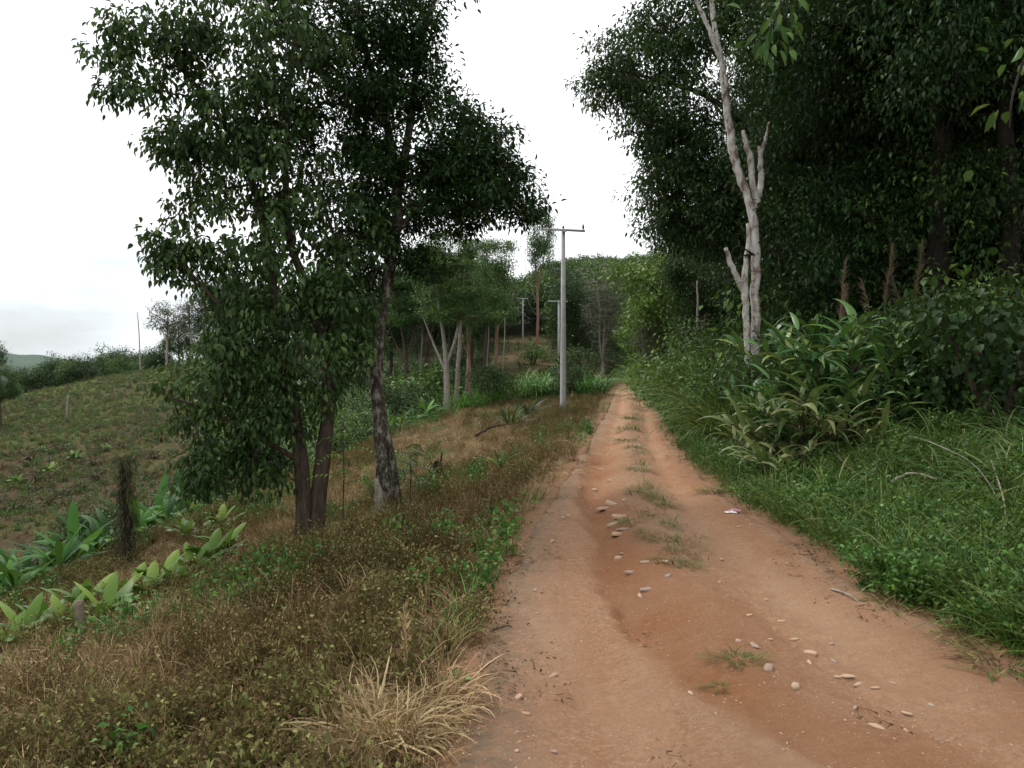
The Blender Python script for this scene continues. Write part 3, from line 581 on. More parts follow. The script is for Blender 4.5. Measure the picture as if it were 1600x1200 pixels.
# ------------------------------------------------------------------ big trees of the right-hand forest
YE = 25.0
def gp(px, Y): x = (px - 800) / F * Y; return Vector((x, Y, hz(x, Y)))
bE = gp(1262, YE)
tree('evergreen_tree', bE, [([bE - Vector((0, 0, .2)), at(1258, 470, YE), at(1250, 380, YE), at(1240, 250, YE), at(1250, 120, YE), at(1260, -40, YE)], [.35, .30, .26, .22, .18, .12]),
    ([at(1250, 380, YE), at(1150, 310, YE, -.5), at(1080, 250, YE, -.8), at(1000, 190, YE, -1)], [.16, .12, .08, .04]),
    ([at(1240, 250, YE), at(1180, 215, YE, -.3), at(1100, 150, YE, -.5), at(960, 110, YE, -.5)], [.14, .11, .08, .03]),
    ([at(1245, 130, YE), at(1215, 80, YE, -.6), at(1180, 97, YE, -1.2), at(1150, 90, YE, -1.4)], [.15, .14, .12, .06])],
    [E(975, 120, 75, 62, YE, 2.0, 150), E(1040, 180, 85, 80, YE, 2.4, 180), E(1090, 250, 100, 80, YE, 2.4, 220), E(1050, 320, 75, 65, YE, 2.0, 130), E(1130, 350, 110, 55, YE, 2.2, 200),
     E(1180, 290, 90, 80, YE, 2.4, 150), E(1120, 40, 100, 50, YE + 1, 2.2, 130), E(1020, 30, 30, 34, YE, 1.5, 34), E(1070, 60, 60, 60, YE, 1.8, 80), E(1210, 180, 80, 80, YE, 2.2, 120), E(1200, -10, 110, 60, YE, 2.4, 120), E(1230, 380, 80, 50, YE, 2.0, 90), E(1060, -40, 90, 40, YE, 2, 80)],
    44, .20, .155, .066, M['leaf_tree'], M['bark_dark'], gap=.36, gs=1.3, droop=.6, flat=.65, rmax=.12, twig=.007,
    label='big spreading evergreen with glossy leaves behind the pale dead tree')

def round_crown(cx, cy, cz, rx, ry, rz, n, lobes=7, seed=0):
    rs = np.random.default_rng(seed); out = [((cx, cy, cz), (rx * .62, ry * .62, rz * .62), int(n * .25))]
    for i in range(lobes):
        a = i / lobes * 2 * PI + rs.random() * .6; zz = rs.uniform(-.55, .75)
        k = math.sqrt(max(.2, 1 - zz * zz * .8)); s = rs.uniform(.34, .52)
        out.append(((cx + math.cos(a) * rx * .62 * k, cy + math.sin(a) * ry * .62 * k, cz + zz * rz * .8), (rx * s, ry * s, rz * s * .8), int(n * .75 / lobes)))
    return out
PROTO = {}; USED = {}
def proto(kind, name, h, limbs, ells, *a, **k):
    PROTO[kind] = (tree(name, (0, 0, 0), limbs, ells, *a, **k), h); USED[kind] = 0
def place(kind, px, Y, h=None, label=None, group=None, rz=None, cat=None, wide=1.0, x=None):
    root, h0 = PROTO[kind]; x = (px - 800) / F * Y if x is None else x; s = 1.0 if h is None else h / h0
    rz = random.random() * 6.28 if rz is None else rz; loc = (x, Y, hz(x, Y) - .05)
    if USED[kind] == 0:
        root.location = loc; root.rotation_euler = (0, 0, rz); root.scale = (s * wide, s * wide, s); r = root
    else: r = copy_tree(root, loc, rz, (s * wide, s * wide, s), tilt=(random.uniform(-.04, .04), random.uniform(-.04, .04)))
    if USED[kind] and kind == 'feather':
        for ch in r.children:
            if ch.name.startswith('trunk'): ch.material_slots[0].link = 'OBJECT'; ch.material_slots[0].material = M['bark_brown']
    USED[kind] += 1; tag(r, label, cat, None); 
    if group: r['group'] = group
    elif 'group' in r: del r['group']
    return r
# tall dark forest trees (13-15 m)
def forest_limbs(h, r0, lean=.4, seed=0, forks=4):
    rs = np.random.default_rng(seed); pts = [(0, 0, -.3)]; x = y = 0
    for i in range(1, 8):
        x += rs.normal() * .12 * lean; y += rs.normal() * .12 * lean; pts.append((x, y, h * i / 8))
    rad = list(np.linspace(r0, r0 * .3, 8)); out = [(pts, rad)]
    for i in range(forks):
        z = h * rs.uniform(.35, .7); b = np.array([np.interp(z, [p[2] for p in pts], [p[k] for p in pts]) for k in (0, 1)] + [z]); a = rs.random() * 6.28 + i * 1.7
        L = h * rs.uniform(.16, .26); e = np.array([math.cos(a), math.sin(a), .7]); out.append(([b, b + e * L * .35 + np.array([0, 0, .1]), b + e * L * .7, b + e * L + np.array([0, 0, L * .15])], [r0 * .42, r0 * .34, r0 * .22, r0 * .1]))
    return out
proto('forestA', 'forest_tree', 15, forest_limbs(15, .30, seed=1), round_crown(0, 0, 9.3, 4.6, 4.6, 5.2, 1100, 10, 1), 46, .23, .145, .06, M['leaf_dark'], M['bark_dark'], gap=.40, gs=1.5, droop=.5, rmax=.10, fine=False)
proto('forestB', 'forest_tree', 14, forest_limbs(14, .22, seed=2), round_crown(0, 0, 8.6, 4.0, 4.0, 5.0, 900, 9, 2), 42, .30, .13, .055, M['leaf_tree'], M['bark_dark'], gap=.42, gs=1.3, droop=.7, rmax=.10, fine=False)
FG = 'dark trees of the right-hand forest'
proto('forestC', 'forest_tree', 11, forest_limbs(11, .16, seed=4), round_crown(0, 0, 5.8, 3.6, 3.6, 5.2, 950, 11, 5), 48, .23, .135, .058, M['leaf_dark'], M['bark_dark'], gap=.36, gs=1.3, droop=.5, rmax=.08, fine=False)
for px, Y, h, lb in [(1395, 17.8, 11, 'low-crowned dark tree in front of the thick trunks, nearest of its kind'), (1535, 17.2, 11, 'low-crowned dark tree in front of the right edge trunks'), (1310, 19.5, 9, 'low-crowned dark tree shading the left plumes'), (1620, 19, 12, 'low-crowned dark tree cut by the right edge'), (1460, 20.5, 12, 'low-crowned dark tree tucked between the bare trunks'), (1250, 32, 13, 'low-crowned dark tree just right behind the pale dead tree'), (1330, 25, 11, 'low-crowned dark tree behind the left reed plumes'), (1400, 24, 12, 'low-crowned dark tree behind the middle reed plumes'), (1490, 27, 13, 'low-crowned dark tree behind the thick dark trunks'), (1570, 24, 12, 'low-crowned dark tree behind the right edge bushes'), (1370, 36, 15, 'low-crowned dark tree far back in the middle of the forest'), (1460, 40, 16, 'low-crowned dark tree far back behind the thick trunks'), (1560, 44, 17, 'low-crowned dark tree far back at the right edge'), (1270, 48, 16, 'low-crowned dark tree far back left in the forest'), (1650, 30, 15, 'low-crowned dark tree outside the right edge'), (1190, 55, 15, 'low-crowned dark tree far back behind the pale dead tree'), (1120, 62, 14, 'low-crowned dark tree above the distant reeds'), (1800, 18, 13, 'low-crowned dark tree beyond the right edge, close by')]:
    place('forestC', px, Y, h, lb, FG)
place('forestA', 1465, 16.5, 15, 'dark forest tree with thick trunk above the big-leaved canes at right', FG)
place('forestB', 1362, 20, 14, 'slender brown-trunked forest tree behind the reed plumes', FG)
for px, Y, h, kd, lb in [(1575, 15.5, 14, 'B', 'dark forest tree at the right edge of the photo, nearest the lobed-leaf bush'), (1500, 22, 16, 'A', 'dark forest tree standing between the thick-trunked tree and the right edge, further back'),
    (1300, 30, 16, 'A', 'tall forest tree rising right of the big evergreen'), (1420, 28, 17, 'B', 'tall forest tree filling the gap behind the plumes, well back'),
    (1640, 24, 17, 'A', 'forest tree just beyond the right edge, deep in the wood'), (1200, 40, 17, 'A', 'forest tree deep behind the pale dead tree'), (1560, 34, 19, 'B', 'deepest forest tree on the right, seen between dark trunks'),
    (1130, 48, 12, 'B', 'forest tree between the pale dead tree and the light green tree'), (1330, 44, 20, 'A', 'deep forest tree seen under the evergreen crown'), (1700, 14, 15, 'B', 'forest tree overhanging from beyond the right edge')]:
    place('forest' + kd, px, Y, h, lb, FG)
# bare dark trunks of the same wood seen between the leaves
def bare(px, Y, h, r, name, m, label, group=None, cat='tree', lean=(0, 0)):
    b = gp(px, Y); mb = MB(); p_, r2 = smooth_path([(0, 0, -.2), (lean[0] * .3, lean[1] * .3, h * .3), (lean[0] * .7 + .05, lean[1] * .7, h * .7), (lean[0], lean[1], h)], [r, r * .85, r * .65, r * .4], 6, r * .1)
    tube(mb, p_, r2, 9, rough=.05, cap=True); o = mb.build(name, m, smooth=True, loc=b); tag(o, label, cat, group); return o
for px, Y, h, r, lb in [(1440, 19, 9, .26, 'dark bare trunk left of the pair at the right of the forest'), (1482, 18, 9, .22, 'dark bare trunk right beside the thick-trunked forest tree'), (1520, 20, 9, .12, 'thin dark trunk standing against a glint of sky at right'), (1548, 19, 9, .16, 'dark trunk next to the right edge, before the glint of sky'), (1585, 21, 9, .14, 'rightmost of the bare dark trunks in the forest')]:
    bare(px, Y, h, r, 'tree_trunk', M['bark_dark'], lb, 'bare dark trunks in the right-hand forest', 'tree trunk')
bare(1086, 34, 4.4 + 1.2, .10, 'dead_tree', M['bark_grey'], 'thin pale dead trunk standing alone left of the pale dead tree', cat='dead tree', lean=(.1, 0))
bare(1221, 21, 4.6, .05, 'dead_tree', M['bark_grey'], 'very thin grey dead stem just right of the pale dead tree', cat='dead tree', lean=(-.1, 0))

# ------------------------------------------------------------------ middle-distance trees
def feather_ells(h, r, n, seed):
    rs = np.random.default_rng(seed); out = []
    for i in range(16):
        t = rs.random(); z = h * (.42 + .56 * t); k = r * (1.05 - .62 * t) * rs.uniform(.35, .95); a = rs.random() * 6.28
        out.append(((math.cos(a) * k, math.sin(a) * k, z), (r * .42, r * .42, h * .035), n // 16))
    out.append(((0, 0, h * .72), (r * .6, r * .6, h * .2), n // 4)); return out
proto('feather', 'feathery_tree', 10, [([(0, 0, -.2), (.05, 0, 1.4), (0, .05, 3), (-.1, 0, 4.2), (-.4, 0, 6.5), (-.6, .2, 9)], [.20, .17, .15, .10, .07, .03]), ([(0, .05, 3), (.5, 0, 4.4), (.9, -.2, 6.5), (.9, 0, 8.5)], [.11, .08, .05, .02]), ([(0, 0, 2.6), (-.7, .2, 4.2), (-1.2, .1, 5.5)], [.08, .06, .03])],
      feather_ells(10, 2.7, 760, 5), 34, .20, .14, .06, M['leaf_mid'], M['bark_grey'], gap=.30, gs=1.0, droop=0, flat=.3, fine=False)
proto('slim', 'slim_tree', 12, [([(0, 0, -.2), (.1, 0, 3), (0, .1, 5.5), (-.3, 0, 8), (-.7, 0, 11.5)], [.16, .14, .12, .07, .02]), ([(0, .1, 5.5), (.5, 0, 7.5), (.9, 0, 9.5), (1.3, 0, 11.8)], [.09, .07, .05, .02]), ([(0, 0, 4.4), (-.9, 0, 6.2), (-1.6, 0, 8.4)], [.05, .035, .015])],
      [((.7, 0, 9.5), (1.15, 1.1, 2.4), 190), ((-.4, 0, 9.3), (1.0, .9, 2.1), 90), ((1.2, 0, 11.3), (1.0, .8, .8), 35), ((0, 0, 6.6), (.7, .7, 1.2), 22), ((-.6, 0, 11.4), (.8, .6, .6), 30)], 34, .24, .17, .075, M['leaf_mid'], M['bark_red'], gap=.42, droop=.3, fine=False)
proto('broad', 'broad_tree', 10, forest_limbs(10, .18, seed=8), round_crown(0, 0, 6.2, 3.0, 3.0, 3.7, 700, 9, 8), 32, .25, .17, .08, M['leaf_mid'], M['bark_brown'], gap=.36, gs=1.2, fine=False)
proto('darkbroad', 'dark_tree', 10, forest_limbs(10, .18, seed=9), round_crown(0, 0, 5.4, 2.9, 2.9, 4.6, 800, 10, 9), 34, .26, .17, .08, M['leaf_dark'], M['bark_brown'], gap=.34, gs=1.2, fine=False)
proto('bright', 'light_green_tree', 9, forest_limbs(9, .15, seed=12), round_crown(0, 0, 5.4, 3.3, 3.3, 3.6, 440, 10, 12), 26, .26, .22, .12, M['leaf_bright'], M['bark_brown'], gap=.40, gs=1.1, fine=False, droop=.5)
proto('brush', 'twiggy_tree', 12, [([(0, 0, -.2), (.1, 0, 2.2), (-.1, 0, 4.5), (-.4, 0, 8), (-.5, 0, 11)], [.16, .13, .11, .07, .02]), ([(.1, 0, 2.2), (.8, 0, 4), (1.2, .2, 6.5), (1.4, 0, 9)], [.10, .08, .05, .02]), ([(0, 0, 3), (-.9, 0, 5), (-1.4, 0, 7.5)], [.08, .05, .02])],
      [((0, 0, 8), (2.2, 2.2, 3.6), 420), ((.8, 0, 5.8), (1.7, 1.7, 2.4), 160), ((-.8, 0, 6), (1.5, 1.5, 2.2), 130), ((-.5, 0, 2.8), (.9, .9, 1.6), 90)], 34, .28, .10, .04, M['leaf_olive'], M['bark_grey'], gap=.36, twig=.011, fine=False)

MW = 'trees of the small wood left of the poles'
place('feather', 697, 47, 12.2, 'feathery tree on a pale forked trunk in front of the small wood', MW, rz=0)
place('feather', 636, 60, 12.0, 'feathery tree with layered crown left of the pale forked trunk', MW)
place('feather', 668, 68, 13.0, 'feathery tree rising between the two front feathery trees', MW)
place('slim', 733, 56, 10.5, 'slender leaning tree with thin crown right of the pale forked trunk', MW, rz=1.0)
place('slim', 838, 104, 20.5, 'tall slim red-barked tree rising left of the nearest pole, above the brown bank', 'tall slim trees on the bank', rz=0, wide=.75)
place('slim', 776, 82, 16, 'thin pinkish-crowned tree standing against the sky between small wood and poles', MW)
place('broad', 756, 78, 15, wide=.72, label='rounded olive tree right of the feathery trees', group=MW)
place('darkbroad', 610, 74, 10.5, 'dark tree behind the leaning trunk, left end of the small wood', MW)
place('darkbroad', 735, 88, 14, 'dark low tree deep in the small wood behind the slender leaning tree', MW)
place('darkbroad', 762, 98, 14, 'dark tree left of the farthest pole', MW)
place('broad', 560, 66, 9, 'green tree seen between the stems of the two roadside trees', MW)
place('broad', 705, 92, 17, 'broad tree at the back of the small wood', MW)
place('broad', 650, 96, 17, 'broad tree at the back left of the small wood', MW)
place('darkbroad', 520, 72, 9.5, 'dark tree behind the twin-stemmed tree, right half', MW)
place('broad', 470, 78, 9, 'green tree behind the twin-stemmed tree, on the field edge', MW)
place('darkbroad', 420, 80, 9, 'dark tree behind the twin-stemmed tree, where the field meets the wood', MW)
for px, Y, h, r in [(712, 52, 7, .20), (727, 58, 6.5, .12), (590, 64, 6, .10), (655, 72, 6, .09), (784, 70, 7, .07), (760, 84, 7, .09)]:
    bare(px, Y, h, r, 'tree_trunk', M['bark_grey'], {712: 'thick straight grey trunk right behind the pale forked trunk', 727: 'second grey trunk, right of the thick straight one', 590: 'thin grey trunk showing behind the leaning roadside tree', 655: 'thin pale trunk deep in the small wood', 784: 'thin brown trunk on the bare brown slope', 760: 'thin grey trunk before the bare brown slope'}[px], 'bare trunks in the small wood', 'tree trunk', lean=(.3, 0))
RT = 'trees around the end of the track'
place('brush', 943, 70, 13.2, 'grey-brown twiggy tree hung with vines left of where the track ends', RT)
place('bright', 1035, 46, 9.4, 'light green broad-leaved tree right of where the track ends', RT)
place('bright', 1010, 64, 8.0, 'smaller light green tree behind the light green broad-leaved one', RT)
place('darkbroad', 905, 82, 12, 'dark dense tree between the nearest pole and the twiggy tree', RT)
place('darkbroad', 884, 96, 13, 'dark tree behind the second pole', RT, wide=.6)
place('darkbroad', 985, 112, 13, 'dark tree closing off the end of the track', RT)
place('darkbroad', 960, 118, 13, 'dark tree left of the one closing off the track', RT)
place('darkbroad', 1012, 100, 13, 'dark tree right of the one closing off the track', RT)
place('forestB', 1075, 66, 15, 'tall dark tree behind the light green trees', RT)
place('forestC', 950, 94, 10, 'dense dark tree crowding the left side of the track end', RT)
place('forestC', 1022, 88, 10.5, 'dense dark tree crowding the right side of the track end', RT)
place('forestC', 983, 128, 13, 'dense dark tree straight ahead where the track vanishes', RT)
place('broad', 1000, 84, 11.5, 'olive tree over the end of the track', RT)
place('brush', 1020, 46, 7, 'small twiggy tree at the right of the track below the light green tree', RT)
place('darkbroad', 1090, 42, 8.5, 'dark tree behind the lone thin dead trunk', RT)
place('broad', 920, 130, 12, 'tree on the lower hill above the twiggy tree', RT)
LF = 'trees along the crest of the left field'
proto('ragged', 'ragged_tree', 8, forest_limbs(8, .16, seed=15), round_crown(0, 0, 5.6, 2.0, 2.0, 2.4, 190, 8, 15), 18, .25, .2, .09, M['leaf_olive'], M['bark_grey'], gap=.44, gs=.9, fine=False)
place('ragged', 262, 75, 8.2, 'ragged thin-crowned tree on the crest, left of its neighbours', LF)
place('ragged', 300, 76, 7.8, 'ragged tree on the crest just behind the drooping leaves', LF)
place('darkbroad', 345, 78, 9.5, 'dark dense tree on the crest at the back of the field', LF)
place('darkbroad', 385, 80, 9.5, 'dark dense tree further right on the crest', LF)
place('broad', 280, 79, 7.2, 'green tree between the ragged trees on the crest', LF)
place('ragged', 332, 77, 9.0, 'taller ragged tree on the crest before the dark dense one', LF)
place('darkbroad', 365, 84, 10, 'dark tree in the gap between the two dark dense crest trees', LF)
place('broad', 322, 84, 7.5, 'green tree behind the ragged trees on the crest', LF)
bare(220, 71, 6.2, .07, 'dead_tree', M['bark_grey'], 'tall bare pole-like dead tree on the crest of the left field', cat='dead tree', lean=(-.3, 0))
place('broad', 2, 45, 4.3, 'dark low tree at the left edge of the photo, on the field', 'low trees at the left edge')
place('darkbroad', -28, 47, 5.8, 'dark tree just beyond the left edge with twigs reaching in', 'low trees at the left edge')
ORD = ['first', 'second', 'third', 'fourth', 'fifth', 'sixth', 'seventh', 'eighth', 'ninth', 'tenth', 'eleventh', 'twelfth', 'thirteenth', 'fourteenth', 'fifteenth', 'sixteenth', 'seventeenth', 'eighteenth', 'nineteenth', 'twentieth', 'twenty-first', 'twenty-second', 'twenty-third', 'twenty-fourth', 'twenty-fifth', 'twenty-sixth', 'twenty-seventh', 'twenty-eighth']
rs = np.random.default_rng(3)
for i in range(26):
    px = 45 + i * 8.2 + rs.uniform(-3, 3); Y = 84 + rs.uniform(0, 24)
    x = (px - 800) / F * Y; top = 548 + rs.uniform(-6, 12) + (10 if px < 90 else 0) - (8 if px > 150 else 0)
    h = EYE + (HY - top) / F * Y - hz(x, Y); place(['broad', 'darkbroad'][i % 2], px, Y, max(h, 4), ORD[i] + ' bushy tree from the left in the distant row behind the left field', 'distant row of trees behind the left field', wide=.85, cat='tree')

# far wooded hill: one mass of crowns
def far_tree(seed):
    mb = MB(); rs2 = np.random.default_rng(seed); cp = crown_points(round_crown(0, 0, 5.5, 3.4, 3.4, 3.9, 170, 8, seed), 0)
    foliage(mb, cp, 9, .45, .55, .30, .2, .5, fine=False); tube(mb, [(0, 0, -1), (0, 0, 5)], [.2, .12], 5, r=0); return mb
fc = clump_collection('far_tree_kinds', [far_tree(s).mesh('far_tree', M['leaf_' + m]) for s, m in ((31, 'mid'), (32, 'dark'), (33, 'olive'), (34, 'mid'))])
X, Y = rng.uniform(-110, 170, 2600), 112 + 230 * rng.random(2600) ** 1.3
U = ucoord(X, Y); keep = ((np.abs(U) > 2.5) | (Y > 122)) * (np.abs(X / Y) < .75) * ((np.abs(X / Y - .0147) > .035) | (Y > 141)) * (X > -.42 * Y)
do_scatter('wooded_hill', X, Y, keep * 1.0, .75, 1.35, fc, 'far wooded hillside of mixed green crowns behind the track', 'woodland', .3)

# ------------------------------------------------------------------ concrete power poles
def pole(px, base_py, top_py, Y, x0, x1, label, rz):
    x = (px - 800) / F * Y; zb = hz(x, Y); h = EYE + (HY - top_py) / F * Y - zb
    root = empty('power_pole', (x, Y, zb), rz); mb = MB()
    w0, w1 = .13, .075; vs = []
    for z, w_ in ((-.3, w0), (h * .5, (w0 + w1) / 2), (h, w1)):
        c = w_ * .72
        vs += [(-w_, -c, z), (-c, -w_, z), (c, -w_, z), (w_, -c, z), (w_, c, z), (c, w_, z), (-c, w_, z), (-w_, c, z)]
    f = [[k * 8 + i, k * 8 + (i + 1) % 8, k * 8 + 8 + (i + 1) % 8, k * 8 + 8 + i] for k in range(2) for i in range(8)]
    mb.add(vs, f4=f + [[16, 17, 18, 19], [16, 19, 20, 23], [20, 21, 22, 23]]); mb.build('shaft', M['concrete'], root)
    L = x1 - x0; m2 = MB(); z = h - .12
    def box(m, a, b):
        v = [(a[0] if i & 1 == 0 else b[0], a[1] if i & 2 == 0 else b[1], a[2] if i & 4 == 0 else b[2]) for i in range(8)]
        m.add(v, f4=[[0, 1, 3, 2], [4, 6, 7, 5], [0, 4, 5, 1], [2, 3, 7, 6], [0, 2, 6, 4], [1, 5, 7, 3]])
    box(m2, (x0, -w1 - .10, z), (x1, -w1 - .003, z + .09)); m2.build('crossarm', M['galv'], root)
    m2 = MB(); 
    tube(m2, [(.0, -w1 - .12, z + .045), (0, w1 + .03, z + .045)], [.02, .02], 6); box(m2, (-w1 - .02, -w1 - .13, z - .05), (w1 + .02, -w1 - .103, z + .0)); m2.build('bracket', M['galv'], root)
    for xx in (x1 - .08, 0.0, x0 + .1):
        m2 = MB(); y = -w1 - .05; hh = .26 if xx > 0 else .14
        zz = [0, .03, .05, .10, .13, .18, hh]; rr2 = [.03, .03, .055, .06, .035, .05, .02]
        if xx == 0: y = 0; z0 = h
        else: z0 = z + .09
        tube(m2, [(xx, y, z0 + q) for q in np.linspace(0, hh, 7)], rr2, 8, cap=True); m2.build('insulator', M['porcelain'], root, smooth=True)
    tag(root, label, 'power pole', 'concrete power poles'); return root, h
p1, h1 = pole(880, 636, 358, 34, -1.0, 1.0, 'nearest concrete power pole, on the left verge', math.radians(14))
p2, h2 = pole(873, 580, 470, 74, -1.1, .9, 'second concrete power pole, just left of and behind the nearest', math.radians(8))
p3, h3 = pole(817, 530, 466, 134, -1.0, 1.0, 'farthest concrete power pole, small against the wood', math.radians(4))
# slack service wires from second to farthest pole
for k, dx in enumerate((-.9, .8)):
    a = p2.location + Vector((dx, 0, h2 - .1)); b = p3.location + Vector((dx, 0, h3 - .1)); mb = MB()
    pts = [a.lerp(b, t) - Vector((0, 0, 2.6 * 4 * t * (1 - t))) for t in np.linspace(0, 1, 24)]; tube(mb, [q - a for q in pts], .018, 4)
    o = mb.build('power_line', M['wire'], loc=a); tag(o, ['left', 'right'][k] + ' slack wire between the second and the farthest pole', 'wire', 'slack wires between the poles')

# ------------------------------------------------------------------ bushes, canes, reeds, bananas
def bush_proto(kind, name, h, r, n, per, L, W, leafm, droop=.4, fine=True, seed=1, barkm='bark_brown'):
    rs2 = np.random.default_rng(seed); limbs = []
    for i in range(5):
        a = i * 1.26 + rs2.random(); limbs.append(([(0, 0, -.1), (math.cos(a) * r * .2, math.sin(a) * r * .2, h * .35), (math.cos(a) * r * .45, math.sin(a) * r * .45, h * .7)], [.025 * h, .016 * h, .008 * h]))
    proto(kind, name, h, limbs, round_crown(0, 0, h * .5, r, r, h * .5, n, 8, seed), per, .16, L, W, leafm, M[barkm], gap=.3, gs=.6, droop=droop, flat=.8, fine=fine, twig=.003)
    PROTO[kind][0]['category'] = 'bush'
bush_proto('bushD', 'dark_bush', 2.0, 1.15, 120, 22, .10, .045, M['leaf_tree'], seed=41)
bush_proto('bushM', 'green_bush', 1.8, 1.1, 110, 22, .085, .04, M['leaf_mid'], seed=42, fine=False)
bush_proto('bushL', 'light_bush', 1.6, 1.0, 80, 18, .13, .07, M['leaf_bright'], seed=43, fine=False)
bush_proto('bushV', 'round_leaved_bush', 2.4, 1.4, 130, 20, .105, .09, M['leaf_dark'], droop=.8, seed=44)
def cane(kind, seed, n=13, h=1.9, L=.56, W=.092, leafm='cane_leaf', name='cane_clump', out=.55, per=11):
    rs2 = random.Random(seed); root = empty(name, (0, 0, 0)); s = MB(); c = MB()
    for i in range(n):
        az = rs2.random() * 6.28; hh = h * rs2.uniform(.6, 1.05); o = out * rs2.uniform(.3, 1.2); b = np.array([math.cos(az) * .15 * rs2.random(), math.sin(az) * .15 * rs2.random(), -.05])
        ts = np.linspace(0, 1, 9); pts = np.array([b + np.array([math.cos(az) * o * t * t * hh, math.sin(az) * o * t * t * hh, hh * (t - .16 * t * t * o)]) for t in ts])
        tube(s, pts, np.linspace(.013, .005, 9), 5)
        for k in range(per):
            t = .3 + .7 * (k + 1) / per; q = np.array([np.interp(t, ts, pts[:, j]) for j in range(3)])
            a2 = az + (1 if k % 2 else -1) * (1.2 - .9 * max(0, t - .6)) + rs2.uniform(-.5, .5)
            blade(c, q, a2, L * rs2.uniform(.75, 1.2), W * rs2.uniform(.8, 1.15), rise=rs2.uniform(.35, 1.25), bend=rs2.uniform(.7, 2.1), seg=6, r=min(1, rs2.random() ** 1.3), twist=rs2.uniform(-.5, .5), wprof=([0, .08, .3, .65, 1], [.3, .8, 1, .65, .02]))
    s.build('stem', M['bark_brown'], root); c.build('foliage', M[leafm], root); root['category'] = 'cane plant'
    PROTO[kind] = (root, h); USED[kind] = 0
def reed(kind, seed, n=110, h=1.9, W=.028, leafm='cane_leaf', name='reed_clump', spread=.3, plumes=0):
    rs2 = random.Random(seed); root = empty(name, (0, 0, 0)); c = MB()
    for i in range(n):
        az = rs2.random() * 6.28; q = (math.cos(az) * spread * rs2.random(), math.sin(az) * spread * rs2.random(), -.03)
        blade(c, q, az + rs2.uniform(-.6, .6), h * rs2.uniform(.6, 1.15), W * rs2.uniform(.7, 1.2), rise=rs2.uniform(1.05, 1.5), bend=rs2.uniform(.8, 2.4), seg=7, r=rs2.random() ** 1.4, twist=rs2.uniform(-.4, .4))
    c.build('foliage', M[leafm], root)
    for i in range(plumes):
        p = MB(); az = rs2.random() * 6.28; o = rs2.uniform(.2, .7); H = h * rs2.uniform(1.15, 1.45)
        ts = np.linspace(0, 1, 9); pts = np.array([[math.cos(az) * o * t ** 2, math.sin(az) * o * t ** 2, H * t - .25 * o * t ** 3] for t in ts]); tube(p, pts, np.linspace(.008, .003, 9), 4)
        n2 = 80; t = rs2.random(); tt = np.linspace(.76, 1, n2); q = np.stack([np.interp(tt, ts, pts[:, j]) for j in range(3)], -1)
        d = nrmz(rdir(n2) * .35 + np.array([math.cos(az) * .5, math.sin(az) * .5, .75])); leaves(p, q, d, rdir(n2), .20 * (1.15 - (tt - .76) * 2.5), .006, fine=False, curl=.5); p.build('plume', M['plume'], root)
    root['category'] = 'reed clump'; PROTO[kind] = (root, h); USED[kind] = 0
def banana(kind, seed, n=11, L=1.0, W=.165, name='banana_plant', stem=.25, leafm='leaf_banana', cat='banana plant'):
    rs2 = random.Random(seed); root = empty(name, (0, 0, 0)); s = MB(); c = MB()
    tube(s, [(0, 0, -.1), (.01, 0, stem * .6), (0, .01, stem * 1.3)], [.06 * L, .05 * L, .03 * L], 8)
    for i in range(n):
        az = i * 2.4 + rs2.uniform(-.4, .4); rise = rs2.uniform(.8, 1.5); z = stem * rs2.uniform(.8, 1.3); k = L * rs2.uniform(.7, 1.15)
        blade(c, (0, 0, z), az, k, W * rs2.uniform(.75, 1.1), rise=rise, bend=rs2.uniform(.5, 2.0), seg=9, r=rs2.random() * .88 if rs2.random() < .985 else .96, twist=rs2.uniform(-.4, .4), fold=.16, wprof=([0, .14, .2, .4, .7, .92, 1], [.08, .08, .45, .95, 1, .55, .03]))
    s.build('stem', M['leaf_mid'], root); c.build('foliage', M[leafm], root); root['category'] = cat
    PROTO[kind] = (root, L * 1.3); USED[kind] = 0
cane('caneA', 51); cane('caneB', 52, n=12, h=1.7, L=.60, W=.105); cane('caneP', 53, n=10, h=1.0, L=.5, W=.08, leafm='cane_pale', out=.9, per=9)
reed('reedA', 54, n=150, spread=.45, leafm='grass_green'); reed('reedB', 55, n=150, h=1.7, W=.045, leafm='grass_lush', spread=.55); reed('reedP', 56, n=60, h=2.0, plumes=3, leafm='cane_leaf')
banana('banA', 57); banana('banB', 58, n=11, L=.9, W=.14); banana('banS', 59, n=13, L=.42, W=.115, name='broad_leaved_plant', stem=.08, leafm='leaf_bright', cat='plant')

